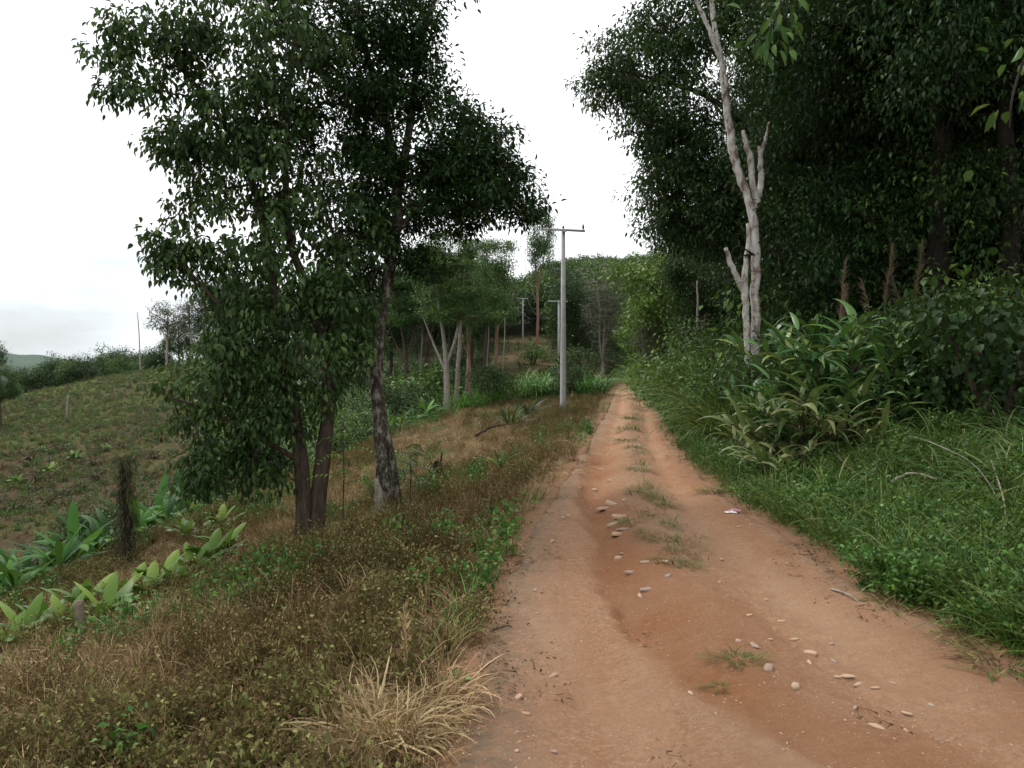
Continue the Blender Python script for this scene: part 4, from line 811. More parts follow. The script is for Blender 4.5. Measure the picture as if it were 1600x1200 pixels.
CG = 'big-leaved canes on the right bank'
for i, (kd, px, Y, h, lb) in enumerate([
    ('caneA', 1245, 11.2, 1.55, 'big-leaved cane clump leaning towards the track, front left of the canes'),
    ('caneP', 1212, 10.6, .95, 'yellowish drooping cane clump lowest beside the track'),
    ('caneA', 1300, 12.4, 2.2, 'tall cane clump behind the front one, under the dark forest'),
    ('caneB', 1345, 11.8, 2.0, 'cane clump with widest leaves, middle of the canes'),
    ('caneB', 1262, 12.8, 2.1, 'cane clump between pale dead tree and the middle of the canes'),
    ('caneP', 1318, 11.0, 1.25, 'cane clump with a bleached tan leaf, below the widest leaves'),
    ('caneA', 1395, 12.6, 2.2, 'rightmost tall cane clump, in front of the thick dark trunks'),
    ('caneB', 1290, 14.0, 2.4, 'rearmost cane clump, poking above the others'),
    ('caneB', 1140, 20.0, 2.1, 'small distant cane clump left of the pale dead tree'),
    ('caneP', 1240, 11.4, 1.5, 'yellow-green cane clump hanging under the front left one'),
    ('caneB', 1425, 12.0, 1.9, 'cane clump at the right end of the canes, before the round-leaved bushes'), ('caneA', 1365, 11.0, 1.4, 'low cane clump in front of the rightmost tall one'),
    ('caneB', 1215, 13.4, 1.7, 'cane clump right below the pale dead tree')]):
    place(kd, px, Y, h, lb, CG)
RG = 'tall reeds along the right bank'
for kd, px, Y, h, lb in [('reedP', 1305, 15.5, 2.6, 'reed clump with brownish plumes in front of the forest, left one'), ('reedP', 1375, 15.8, 2.6, 'reed clump with pinkish plumes under the thick trunks, middle one'), ('reedP', 1425, 15.2, 2.5, 'reed clump with fading plumes, right of the other plumed ones'),
    ('reedP', 1085, 27, 2.7, 'distant reed clump with tan plumes beside the lone thin dead trunk'), ('reedA', 1105, 22, 3.0, 'leafy reed clump left of the pale dead tree'), ('reedA', 1135, 18.5, 2.5, 'leafy reed clump just left below the pale dead tree'),
    ('reedB', 1080, 25, 2.8, 'light reed clump at the bend, right of the track'), ('reedA', 1052, 30, 2.9, 'reed clump overhanging the right side of the track'), ('reedB', 1030, 36, 3.0, 'far light reed clump right of the track'), ('reedB', 1018, 44, 3.4, 'farthest light reed clump right of the track'),
    ('reedA', 1120, 16.5, 2.1, 'low reed clump at the foot of the right bank'), ('reedB', 1075, 21.5, 1.3, 'short reed clump close to the track on the right'), ('reedA', 1155, 15.2, 1.7, 'reed clump directly in front of the pale dead tree')]:
    place(kd, px, Y, h, lb, RG)
LG = 'light green reeds left of the track end'
for kd, px, Y, h, lb in [('reedB', 935, 52, 2.6, 'light green reed clump right beside the far left edge of the track'), ('reedB', 915, 50, 2.4, 'light green reed clump between nearest pole and far track'), ('reedB', 860, 50, 2.7, 'light green reed clump just left of the nearest pole'), ('reedB', 838, 49, 2.8, 'tallest light green reed clump left of the nearest pole'),
    ('reedB', 812, 48, 2.7, 'light green reed clump under the brown bank'), ('reedA', 788, 46, 2.4, 'darker reed clump at the left of the light green ones'), ('reedB', 768, 45, 1.8, 'low light green reed clump near the dark bush'), ('reedB', 745, 44, 1.6, 'low reed clump beside the grey trunks'), ('reedB', 725, 43, 1.5, 'leftmost low reed clump, at the foot of the grey trunks'), ('reedB', 850, 58, 2.6, 'reed clump behind the light green ones, below the brown bank'), ('reedB', 880, 60, 2.4, 'reed clump right behind the nearest pole')]:
    place(kd, px, Y, h, lb, LG)
BG = 'bushes along the right bank'
for kd, px, Y, h, lb in [('bushV', 1560, 9.8, 2.5, 'round-leaved bush at the right edge under the forest'), ('bushV', 1490, 11.5, 2.3, 'round-leaved bush left of the one at the right edge'), ('bushD', 1200, 15.6, 1.9, 'dark bush wrapped round the foot of the pale dead tree'), ('bushD', 1230, 17.5, 2.6, 'dark bush just right of the pale dead tree'), ('bushD', 1430, 13.6, 2.3, 'dark bush right of the canes'),
    ('bushD', 1350, 15.2, 2.4, 'dark bush below the brown plumes'), ('bushD', 1480, 15.5, 2.6, 'dark bush at the foot of the thick trunks'), ('bushD', 1540, 13.5, 2.2, 'dark bush behind the round-leaved bushes'), ('bushM', 1095, 19.5, 1.5, 'green bush at the foot of the reeds, right of the track'), ('bushM', 1060, 26, 2.0, 'green bush further up the right side of the track'),
    ('bushM', 1035, 33, 2.2, 'green bush below the light green tree'), ('bushD', 1290, 19, 3.4, 'tall dark bush behind the canes'), ('bushL', 1265, 20.5, 3.6, 'lighter bush showing behind the left plumes'), ('bushL', 1555, 17, 3.4, 'lighter bush at the right edge of the forest floor'), ('bushD', 1400, 21, 3.6, 'tall dark bush in the forest behind the middle plumes'), ('bushD', 1150, 24, 3.4, 'dark bush behind the pale dead tree on its left'), ('bushD', 1115, 30, 3.8, 'tall dark bush behind the leafy reeds'),
    ('bushM', 1125, 20.5, 2.9, 'green bush among the leafy reeds'), ('bushM', 1072, 23.5, 2.6, 'green bush overhanging the bend of the track'), ('bushM', 1145, 16.8, 2.1, 'green bush in front of the pale dead tree on its left'), ('bushL', 1048, 34, 3.2, 'light green bush high on the right bank'), ('bushM', 1100, 17.8, 1.4, 'low green bush by the track below the reeds'), ('bushM', 1610, 12, 2.4, 'green bush cut by the right edge of the photo'), ('bushM', 1010, 52, 3.0, 'green bush near the dark end of the track, right side'), ('bushD', 1002, 70, 4.0, 'dark bush at the dark end of the track, right side'), ('bushD', 955, 80, 4.5, 'dark bush at the dark end of the track, left side')]:
    place(kd, px, Y, h, lb, BG)
LB = 'bushes on the left slope and at its foot'
for kd, px, Y, h, lb in [('bushD', 767, 45.5, 2.9, 'dark bush standing up among the reeds left of the poles'), ('bushL', 834, 96, 3.2, 'bright little bush at the foot of the tall slim tree'), ('bushD', 900, 60, 4.0, 'dark bush right behind the nearest pole'), ('bushD', 888, 48, 2.4, 'low dark bush right of the nearest pole'), ('bushL', 655, 50, 4.0, 'yellow-green bush in the shade of the small wood'), ('bushD', 680, 56, 3.6, 'dark bush under the feathery trees'), ('bushD', 620, 46, 3.6, 'dark bush behind the leaning roadside tree'), ('bushM', 540, 36, 3.0, 'green bush seen between the two roadside trees'),
    ('bushD', 380, 24, 2.2, 'dark bush below the drooping branches, foot of the field'), ('bushD', 330, 21.5, 1.7, 'dark bush left below the drooping branches'), ('bushD', 150, 17.5, 1.8, 'dark leafy bush behind the banana plants'), ('bushD', 215, 19, 1.6, 'dark bush behind the shaggy stump'), ('bushM', 440, 27, 2.2, 'green bush at the foot of the field behind the twin stems'), ('bushM', 585, 33, 2.0, 'green bush low behind the leaning trunk')]:
    place(kd, px, Y, h, lb, LB)
BN = 'banana plants at the foot of the slope'
for kd, px, Y, h, lb in [('banA', 112, 14.6, 1.5, 'banana plant with the tallest upright leaf, left of the shaggy stump'), ('banB', 60, 14.0, 1.2, 'banana plant left of the tallest one'), ('banA', 10, 13.8, 1.4, 'banana plant cut by the left edge'), ('banA', 240, 18.4, 1.7, 'banana plant with long leaves right of the shaggy stump'), ('banB', 262, 16.8, 1.1, 'low banana plant with yellowing leaf right of the stump'), ('banB', 150, 15.2, 1.2, 'banana plant between the tallest one and the stump'), ('banB', 85, 16.2, 1.6, 'banana plant behind the tallest one'), ('banB', 330, 19.0, 1.1, 'small banana plant beneath the drooping branches'),
    ('banA', 35, 15.6, 1.5, 'banana plant in the second row behind the left edge ones'), ('banA', 135, 16.6, 1.6, 'banana plant in the second row, right behind the tallest leaf'), ('banB', 172, 16.0, 1.4, 'banana plant just left of the shaggy stump'), ('banA', 215, 16.6, 1.5, 'banana plant touching the shaggy stump on its right'), ('banB', 285, 18.2, 1.3, 'banana plant right of the yellowing one'), ('banA', 300, 20.5, 1.6, 'banana plant behind, at the upper end of the band'), ('banB', 20, 12.6, 1.1, 'small banana plant lowest at the left edge'), ('banA', 90, 13.6, 1.2, 'banana plant lowest in the band, below the tallest leaf'), ('banA', -25, 14.6, 1.6, 'banana plant just beyond the left edge'), ('banB', 190, 18.4, 1.6, 'banana plant behind the shaggy stump'), ('banB', 5, 16.5, 1.7, 'banana plant furthest back at the left edge'),
    ('banB', 625, 31, 1.4, 'banana plant right behind the lichen-mottled trunk'), ('banA', 665, 36, 1.7, 'banana plant with upright leaf left of the pale forked trunk'), ('banB', 645, 34, 1.3, 'banana plant between the two behind the lichen-mottled trunk'), ('banA', 600, 30, 1.4, 'banana plant hidden half behind the lichen-mottled trunk'), ('banB', 680, 38, 1.2, 'banana plant nearest the pale forked trunk')]:
    place(kd, px, Y, h * (1.08 if Y < 22 else 1.0), lb, BN)
LP = 'low broad-leaved plants in a row on the slope'
rowp = [(8, 1030), (38, 1015), (70, 990), (100, 1000), (130, 968), (165, 985), (180, 955), (205, 940), (235, 945), (255, 925), (275, 932), (300, 905), (330, 890), (352, 872), (290, 845), (345, 830)]
rowl = ['at the left edge of the photo', 'next to the one at the left edge', 'below a taller upright leaf', 'left of the wooden post', 'behind the wooden post', 'just right of the wooden post', 'pale yellow-green, right of the post', 'fourth right of the post', 'in the middle of the row', 'with the broadest pale leaf', 'just right of the broadest leaf', 'where the row thins out', 'in the sparse upper part', 'at the upper end of the row', 'alone above the row, near the stump side', 'alone above the row, nearest the twin stems']
for (px, py), lb in zip(rowp, rowl):
    q = G(px, py); r_ = place('banS', px, q.y, random.uniform(.6, .85), 'low light green broad-leaved plant ' + lb, LP, x=q.x)
q = G(782, 748); place('banB', 782, q.y, .8, 'lone young banana plant with torn pale leaf on the brown slope', 'lone young banana plants', x=q.x)
q = G(742, 862); place('banS', 742, q.y, .3, 'tiny light green sprout on the brown slope', 'lone sprouts', x=q.x)
# dark spiky agave-like plants on the slope
def spiky(px, py, h, label):
    b = G(px, py); c = MB(); rs2 = random.Random(px)
    for i in range(26):
        blade(c, (0, 0, .02), rs2.random() * 6.28, h * rs2.uniform(.7, 1.1), .09, rise=rs2.uniform(.4, 1.3), bend=rs2.uniform(.3, .9), seg=5, r=rs2.random() * .8, fold=.25)
    o = c.build('spiky_plant', M['leaf_tree'], loc=b); tag(o, label, 'plant', 'dark spiky plants on the slope')
spiky(797, 668, 1.15, 'dark spiky plant, left one of the two above the brown slope'); spiky(826, 652, 1.15, 'dark spiky plant, right one of the two above the brown slope')

# shaggy dead stump wrapped in creepers, posts, burnt stumps
def shaggy(px, py, h, r, label, n=2600, Y=None):
    b = G(px, py) if Y is None else gp(px, Y); root = empty('shaggy_stump', b); w = MB(); p_, r2 = smooth_path([(0, 0, -.2), (.03, 0, h * .4), (-.05, 0, h * .75), (0, 0, h)], [r, r * .8, r * .7, r * .3], 5, .02)
    tube(w, p_, r2, 9, rough=.15, cap=True); w.build('trunk', M['bark_dark'], root); c = MB(); t = rng.random(n); a = rng.random(n) * 6.28
    rr2 = r * (1.0 + 2.4 * rng.random(n) ** 2) * (.75 + .5 * np.sin(t * 5 + 1) * .5 + .3 * vnoise(t * 9, a, .8, 77)); q = np.stack([np.cos(a) * rr2, np.sin(a) * rr2, h * t * 1.05], -1); d = nrmz(np.stack([np.cos(a) * .4, np.sin(a) * .4, -np.ones(n)], -1) + rdir(n) * .5)
    leaves(c, q, d, rdir(n), .12, .012, fine=False, r=rng.random(n)); c.build('dead_creeper', M['creeper'], root); tag(root, label, 'stump'); return root
shaggy(195, 925, 1.95, .085, 'tall dark stump shaggy with dead creepers beside the banana plants', Y=13.4)
shaggy(684, 752, .42, .10, 'small charred shaggy stump on the tan slope', 500)
def post(px, py, h, r, label, m='wood_post', lean=.04, Y=None):
    b = G(px, py) if Y is None else gp(px, Y); mb = MB(); p_, r2 = smooth_path([(0, 0, -.15), (lean * .5, 0, h * .5), (lean, .01, h)], [r, r * .95, r * .9], 4, .004); tube(mb, p_, r2, 9, rough=.04, cap=True)
    o = mb.build('wooden_post', M[m], loc=b); tag(o, label, 'post'); return o
post(130, 1022, .5, .045, 'short weathered wooden post among the low broad-leaved plants', lean=-.06)
post(687, 748, .55, .02, 'thin dark stick upright on the tan slope', 'bark_dark')
post(103, 655, 1.5, .07, 'pale wooden post standing alone on the left field', 'bark_grey', lean=.12)

# ------------------------------------------------------------------ close hanging foliage at the top right
def sprig(pts, n, L, W, leafm, label, name='hanging_branch'):
    root = empty(name, pts[0]); b = np.array(tuple(pts[0])); pp = np.array([tuple(q) for q in pts]) - b; sp, sr = smooth_path(pp, np.linspace(.02, .004, len(pp)), 6); s = MB(); tube(s, sp, sr, 6); c = MB()
    i = rng.integers(len(sp) // 4, len(sp), n); q = sp[i] + rng.normal(size=(n, 3)) * .13; d = nrmz(q - sp[i] + np.array([0, 0, -.16]) + rdir(n) * .06)
    leaves(c, q, d, nrmz(rdir(n) * .6 + np.array([0, -.4, .8])), L * rng.uniform(.7, 1.2, n), W * rng.uniform(.8, 1.1, n)); s.build('stem', M['bark_dark'], root); c.build('foliage', leafm, root); tag(root, label, 'branch')
sprig([P(1700, -60, 5.6), P(1640, 20, 5.4), P(1600, 90, 5.2), P(1580, 150, 5.1), P(1575, 200, 5.0)], 26, .12, .065, M['leaf_mid'], 'close leafy branch hanging in at the upper right edge')
sprig([P(1320, -200, 8), P(1270, -90, 7.8), P(1235, -20, 7.6), P(1210, 30, 7.5), P(1200, 60, 7.5)], 70, .17, .06, M['leaf_mid'], 'close leafy branch hanging from the top above the dead tree')

# ------------------------------------------------------------------ growth nobody could count
def weed(seed, h, ns, nl, L, W, hang=.5):
    mb = MB(); rs2 = np.random.default_rng(seed)
    for i in range(ns):
        az = rs2.random() * 6.28; o = rs2.uniform(.05, .35); q = np.array([math.cos(az), math.sin(az), 0]) * rs2.uniform(0, .1); H = h * rs2.uniform(.55, 1.1)
        e = q + np.array([math.cos(az) * o * H, math.sin(az) * o * H, H]); m = (q + e) / 2 - np.array([math.cos(az), math.sin(az), 0]) * .03
        blade(mb, q, az, np.linalg.norm(e - q), .007, rise=1.35 - o, bend=.25, seg=3, r=.1 + .3 * rs2.random(), wprof=([0, 1], [1, .5]))
        t = rs2.random(nl) ** .7; pos = (1 - t)[:, None] ** 2 * q + (2 * t * (1 - t))[:, None] * m + (t ** 2)[:, None] * e + rs2.normal(size=(nl, 3)) * .035
        d = nrmz(rs2.normal(size=(nl, 3)) + np.array([0, 0, -hang])); leaves(mb, pos, d, nrmz(rs2.normal(size=(nl, 3)) * .6 + np.array([0, 0, 1])), L * rs2.uniform(.6, 1.3, nl), W * rs2.uniform(.7, 1.2, nl), fine=False, r=rs2.random(nl))
    return mb
def cover(seed, r, h, n, L, W):
    mb = MB(); rs2 = np.random.default_rng(seed); a = rs2.random(n) * 6.28; q = rs2.random(n) ** .5; z = h * (1 - q ** 2) * rs2.uniform(.45, 1.1, n)
    p = np.stack([np.cos(a) * q * r, np.sin(a) * q * r, z], -1); d = nrmz(np.stack([np.cos(a), np.sin(a), np.full(n, .15)], -1) + rs2.normal(size=(n, 3)) * .7)
    leaves(mb, p, d, nrmz(rs2.normal(size=(n, 3)) * .4 + np.array([0, 0, 1])), L * rs2.uniform(.6, 1.3, n), W * rs2.uniform(.7, 1.2, n), r=rs2.random(n), fine=False)
    for i in range(6): blade(mb, (0, 0, 0), rs2.random() * 6.28, h * 1.1, .005, rise=1.3, bend=.8, seg=3, r=0)
    return mb
def grass(seed, n, L, W, spread, bend=(0.6, 2.0), rise=(.9, 1.5), seg=5):
    mb = MB(); rs2 = random.Random(seed)
    for i in range(n):
        az = rs2.random() * 6.28; q = (math.cos(az) * spread * rs2.random(), math.sin(az) * spread * rs2.random(), 0)
        blade(mb, q, az + rs2.uniform(-1, 1), L * rs2.uniform(.45, 1.15), W * rs2.uniform(.6, 1.2), rise=rs2.uniform(*rise), bend=rs2.uniform(*bend), seg=seg, r=rs2.random(), swirl=rs2.uniform(-.9, .9))
    return mb
TAN = [(G(650, 735), 2.2, 3.4), (G(560, 765), 1.6, 1.6), (G(720, 700), 1.6, 3.0), (G(690, 690), 1.4, 5.0), (G(400, 850), 1.1, .9), (G(300, 900), .9, .7), (G(520, 790), .9, 1.2), (G(860, 700), .5, 1.6), (G(250, 1000), .8, .6)]
def tanmask(X, Y, U):
    m = sstep(.58, .72, vnoise(X, Y, 3.5, 33)) * sstep(-2.2, -3.5, U) + sstep(.52, .66, vnoise(U + .02 * Y, Y * .16, .9, 38)) * sstep(-2.4, -4, U) * .9
    for c, a, b in TAN: m = m + 1.25 * np.exp(-((X - c.x) / a) ** 2 - ((Y - c.y) / b) ** 2)
    return np.clip(m * (.7 + .6 * vnoise(X, Y, .8, 34)), 0, 1)
wd = clump_collection('brown_weed_kinds', [weed(60, .34, 11, 20, .030, .013).mesh('w', M['weed_dry']), weed(61, .42, 12, 15, .032, .013).mesh('w', M['weed_dry']), weed(64, .36, 20, 5, .028, .010).mesh('w', M['weed_dry']), weed(65, .30, 12, 18, .026, .013).mesh('w', M['weed_dry']), grass(66, 30, .40, .005, .1, rise=(1.1, 1.5), bend=(.1, .9)).mesh('g', M['straw_brown'])])
wo_ = clump_collection('olive_weed_kinds', [weed(62, .34, 11, 20, .032, .017).mesh('w', M['weed_olive']), weed(63, .40, 10, 18, .036, .018).mesh('w', M['weed_olive']), weed(67, .30, 12, 16, .03, .016).mesh('w', M['weed_dry']), grass(68, 30, .36, .006, .12).mesh('g', M['weed_olive'])])
X, Y = cand(34000, 1.6, 46, -1.05, .25, pw=.35); U = ucoord(X, Y); sl = vnoise(X, Y, 1.3, 31); s2 = vnoise(X, Y, .5, 32)
tan_ = tanmask(X, Y, U)
nos = 1 - np.exp(-((X - G(600, 1190).x) / .50) ** 4 - ((Y - G(600, 1190).y) / .62) ** 4)
for c in (bA, bB): nos = nos * (1 - .9 * np.exp(-((X - c.x) / .8) ** 2 - ((Y - c.y + .6) / 1.1) ** 2))
edge_ = (U < -.06) * sstep(-.1, -.9, U + .6 * (sl - .5)) * (U > -11)
kind = vnoise(X, Y, 1.7, 36) * .6 + vnoise(X, Y, .6, 37) * .4
dens = nos * edge_ * (.12 + .88 * sl * s2 * 1.6).clip(0, 1) * (1 - .9 * tan_)
do_scatter('dry_weeds', X, Y, dens * sstep(.58, .42, kind), .5, 1.1, wd, 'low brown withering weeds covering the left verge', 'weeds', grow_far=.008)
X2, Y2 = X + .05, Y + .07
do_scatter('olive_weeds', X2, Y2, dens * sstep(.40, .56, kind), .5, 1.15, wo_, 'olive and yellow-green weeds mixed among the brown ones on the left verge', 'weeds', grow_far=.008)
sg = clump_collection('dry_grass_kinds', [grass(70, 26, .40, .006, .10).mesh('g', M['straw_brown']), grass(71, 30, .30, .006, .12, bend=(1, 2.6)).mesh('g', M['straw_brown']), grass(72, 24, .36, .006, .1).mesh('g', M['straw'])])
X, Y = cand(34000, 1.6, 46, -1.05, .25, pw=.4); U = ucoord(X, Y); tan_ = tanmask(X, Y, U)
near_l = sstep(-1.6, -2.6, X) * sstep(7, 4.5, Y)
keep = (U < -.15) * (U > -11.5) * np.clip(.14 + .85 * tan_ + .55 * near_l + .5 * sstep(-.15, -.35, U) * sstep(-.8, -.4, U) * sstep(.5, .7, vnoise(X, Y, .9, 35)), 0, 1)
do_scatter('dry_grass', X, Y, keep, .5, 1.0, sg, 'tan dried grass lying in patches over the left slope', 'dry grass', grow_far=.01, tilt=.3)
gs_ = clump_collection('slope_green_kinds', [cover(73, .16, .16, 45, .05, .03).mesh('c', M['grass_lush']), grass(74, 30, .30, .008, .12).mesh('g', M['grass_lush']), weed(75, .36, 7, 16, .06, .03).mesh('w', M['ground_leaf'])])
X, Y = cand(9000, 2.2, 46, -1.0, .25, pw=.4); U = ucoord(X, Y); gpatch = sstep(.64, .78, vnoise(X, Y, 1.9, 41)); nosg = 1 - np.exp(-((X - G(600, 1190).x) / .50) ** 4 - ((Y - G(600, 1190).y) / .62) ** 4)
lush = np.exp(-(((X - G(908, 680).x) / .9) ** 2 + ((Y - G(908, 680).y) / 1.7) ** 2)) * 1.4 + .35 * np.exp(-(((X - G(735, 878).x) / .45) ** 2 + ((Y - G(735, 878).y) / .8) ** 2))
keep = nosg * (U < -.12) * (U > -11) * np.clip((.5 * gpatch + .8 * sstep(.56, .68, vnoise(U + .02 * Y + 3, Y * .16, .8, 39)) * sstep(-3.5, -5, U)) * sstep(0, -2.5, U) + .14 * sstep(-.5, -.2, U) + lush, 0, 1)
do_scatter('green_slope_growth', X, Y, keep, .7, 1.2, gs_, 'fresh green patches of grass and seedlings between the brown weeds on the left', 'grass', grow_far=.01)
gc = clump_collection('ground_cover_kinds', [cover(80, .17, .20, 75, .042, .026).mesh('c', M['ground_leaf']), cover(81, .2, .26, 85, .05, .03).mesh('c', M['leaf_mid']), grass(99, 34, .55, .008, .14).mesh('g', M['grass_green']), weed(100, .45, 7, 14, .045, .022, 0).mesh('w', M['leaf_mid']), cover(82, .15, .14, 60, .035, .024).mesh('c', M['grass_lush']), weed(83, .34, 8, 16, .05, .028, 0).mesh('w', M['ground_leaf']), grass(84, 26, .38, .007, .1).mesh('g', M['grass_green'])])
X, Y = cand(20000, 2.4, 44, .0, 1.1, pw=.4); U = ucoord(X, Y); ns = vnoise(X, Y, .6, 43)
keep = (U > .03) * sstep(.0, .22, U + .3 * (ns - .5) - .05) * sstep(3.4, 2.2, U)
do_scatter('green_ground_cover', X, Y, keep, .7, 1.25, gc, 'dense low bright green broad-leaved ground cover along the right of the track', 'ground cover', grow_far=.012)
tg = clump_collection('tall_grass_kinds', [grass(85, 46, .95, .014, .18, bend=(1.2, 2.8)).mesh('g', M['grass_green']), grass(86, 40, .8, .012, .2, bend=(1.4, 3.0)).mesh('g', M['grass_green']), grass(87, 34, 1.05, .018, .18, bend=(1.2, 2.6)).mesh('g', M['cane_leaf']), weed(88, .7, 8, 22, .07, .03, 0).mesh('w', M['leaf_mid']), grass(89, 30, .6, .01, .2, bend=(1.5, 3)).mesh('g', M['straw_brown'])])
X, Y = cand(16000, 3.2, 50, .0, 1.15, pw=.45); U = ucoord(X, Y)
keep = sstep(1.5, 2.7, U + .8 * (vnoise(X, Y, 1.1, 45) - .5)) * sstep(16, 9, U) * .9
do_scatter('tall_grass', X, Y, keep, .6, 1.05, tg, 'tangled waist-high grass on the bank right of the track', 'tall grass', grow_far=.012, tilt=.25)
# field growth
fg = clump_collection('field_growth_kinds', [grass(90, 20, .3, .015, .2, seg=3).mesh('g', M['weed_olive']), weed(91, .22, 8, 14, .05, .028, 0).mesh('w', M['leaf_olive']), grass(92, 26, .25, .014, .22, seg=3).mesh('w', M['grass_green']), weed(93, .22, 8, 14, .05, .03, 0).mesh('g', M['leaf_mid']), weed(98, .2, 8, 12, .05, .02).mesh('w', M['weed_dry'])])
t = rng.random(40000); Yf = 12 + 72 * t ** 1.3; Xf = (-.80 + .75 * rng.random(40000)) * Yf; U = ucoord(Xf, Yf); up = sstep(.42, .6, vnoise(Xf, Yf, 9, 51)) * .4 + .6 * sstep(34, 62, Yf)
keep = (U < -10.3) * np.clip(.30 + .6 * up, 0, 1)
do_scatter('field_growth', Xf, Yf, keep, .6, 1.5, fg, 'short green and brown growth over the cleared field on the left', 'field weeds', tilt=.2)
# undergrowth in the wood and forest floor
ug = clump_collection('undergrowth_kinds', [cover(94, .7, .8, 150, .14, .07).mesh('c', M['leaf_dark']), cover(95, .8, 1.1, 160, .15, .07).mesh('c', M['leaf_mid']), weed(96, 1.1, 10, 24, .13, .06, 0).mesh('w', M['leaf_tree']), grass(97, 40, 1.1, .035, .3).mesh('g', M['cane_leaf'])])
X, Y = cand(9000, 11, 125, -.45, 1.1, pw=.5); U = ucoord(X, Y)
keep = np.clip((U > 3.2) * .8 + (U < -10.5) * (X > -.42 * Y) * (Y > 27) * .6 + (U < -2) * (Y > 56) * .55 + (Y > 100) * .8, 0, 1) * (1 - .72 * np.exp(-(((X / Y - .005) / .055) ** 2)) * sstep(58, 72, Y) * sstep(135, 120, Y))
do_scatter('undergrowth', X, Y, keep, .7, 1.5, ug, 'dark leafy undergrowth on the floor of the wood and forest', 'undergrowth', grow_far=.004)

# ------------------------------------------------------------------ the track's own small things
def stone_mesh(seed, flat=.35):
    rs2 = np.random.default_rng(seed); mb = MB(); n = 6 + seed % 2; a = np.sort(rs2.random(n)) * .7 + np.arange(n) / n * 6.28; r = rs2.uniform(.7, 1.1, n) * np.array([1]); r = r * rs2.uniform(.75, 1.15, n); el = rs2.uniform(.5, .8)
    lo = np.stack([np.cos(a) * r, np.sin(a) * r * el, np.full(n, -flat)], -1); mi = np.stack([np.cos(a) * r * 1.05, np.sin(a) * r * el * 1.05, rs2.uniform(-.3, .3, n) * flat], -1); hi = np.stack([np.cos(a) * r * .86, np.sin(a) * r * el * .86, flat * rs2.uniform(.5, 1.0, n)], -1)
    v = np.vstack([lo, mi, hi, [[0, 0, flat * .95]]]); i = np.arange(n); j = (i + 1) % n
    mb.add(v, f4=np.concatenate([np.stack([i, j, n + j, n + i], -1), np.stack([n + i, n + j, 2 * n + j, 2 * n + i], -1)]), f3=np.stack([2 * n + i, 2 * n + j, np.full(n, 3 * n)], -1)); return mb.mesh('stone', M['stone'])
sm = [stone_mesh(s, f) for s, f in ((1, .3), (2, .22), (3, .42), (4, .16), (5, .3), (6, .5))]
spots = [(1080, 1088, 9), (1268, 1025, 13), (1243, 1004, 9), (1155, 1006, 9), (1180, 1013, 10), (1243, 1078, 15), (1200, 1050, 14), (1305, 1038, 9), (1326, 1062, 12), (1311, 1063, 7), (1342, 1075, 9), (1370, 1080, 9), (1398, 1073, 9), (1457, 1107, 9), (1420, 1121, 11), (1372, 1142, 11), (1338, 1112, 8), (1418, 1148, 7), (1266, 1040, 8), (1300, 1010, 7), (1222, 975, 7), (1197, 941, 7), (1172, 965, 6),
    (810, 1095, 10), (822, 1121, 9), (864, 1061, 12), (808, 1180, 8), (865, 1181, 9), (840, 963, 6), (985, 898, 13), (965, 875, 10), (972, 868, 9), (1008, 882, 9), (965, 838, 17), (960, 822, 15), (970, 810, 14), (975, 829, 12), (945, 797, 15), (957, 790, 12), (975, 783, 8), (930, 767, 8), (1000, 935, 8), (1010, 925, 9), (1040, 880, 8), (1125, 912, 5), (1205, 1003, 6), (1232, 883, 5), (1155, 825, 6), (1175, 823, 6), (905, 765, 6), (888, 807, 7), (862, 848, 8), (880, 811, 6), (845, 928, 6), (836, 925, 6), (951, 712, 6), (940, 735, 6), (1045, 903, 7), (953, 752, 6), (1128, 877, 6)]
spots.sort(key=lambda q: -q[1]); zc = {}
def stone_label(px, py):
    q = G(px, py); s_ = (q.x - rl(q.y)) / (rr(q.y) - rl(q.y)); zn = 'left part' if s_ < .3 else 'rutted middle' if s_ < .58 else 'right part'
    k = zc.get(zn, 0); zc[zn] = k + 1; return 'loose flat stone, %s nearest on the %s of the track' % (ORD[k], zn)
for i, (px, py, w_) in enumerate(spots):
    q = G(px, py); o = bpy.data.objects.new('stone', sm[i % 6]); COL.objects.link(o); s = w_ / F * q.y * random.uniform(.75, 1.0)
    o.location = q + Vector((0, 0, .012 + s * .10)); o.rotation_euler = (random.uniform(-.25, .25), random.uniform(-.25, .25), random.random() * 6.28); o.scale = (s * random.uniform(.9, 1.4), s, s * .6)
    tag(o, stone_label(px, py), 'stone', 'loose stones on the track')
gr = clump_collection('gravel_kinds', [stone_mesh(s, f) for s, f in ((11, .3), (12, .4), (13, .25))])
X, Y = cand(30000, 1.8, 34, -.2, 1.0, pw=.35); U = ucoord(X, Y); s_ = (X - rl(Y)) / (rr(Y) - rl(Y)); gx2 = gully(Y)
keep = (U > -.5) * (U < .4) * np.clip(.10 + .6 * sstep(.5, .75, vnoise(X, Y, .8, 61)) + .35 * np.exp(-((X - gx2) / .3) ** 2) + .25 * (s_ < .22), 0, 1)
do_scatter('gravel', X, Y, keep, .002, .010, gr, 'small chips of stone strewn over the red earth track', 'gravel', sink=-.011, tilt=.25, grow_far=.03)
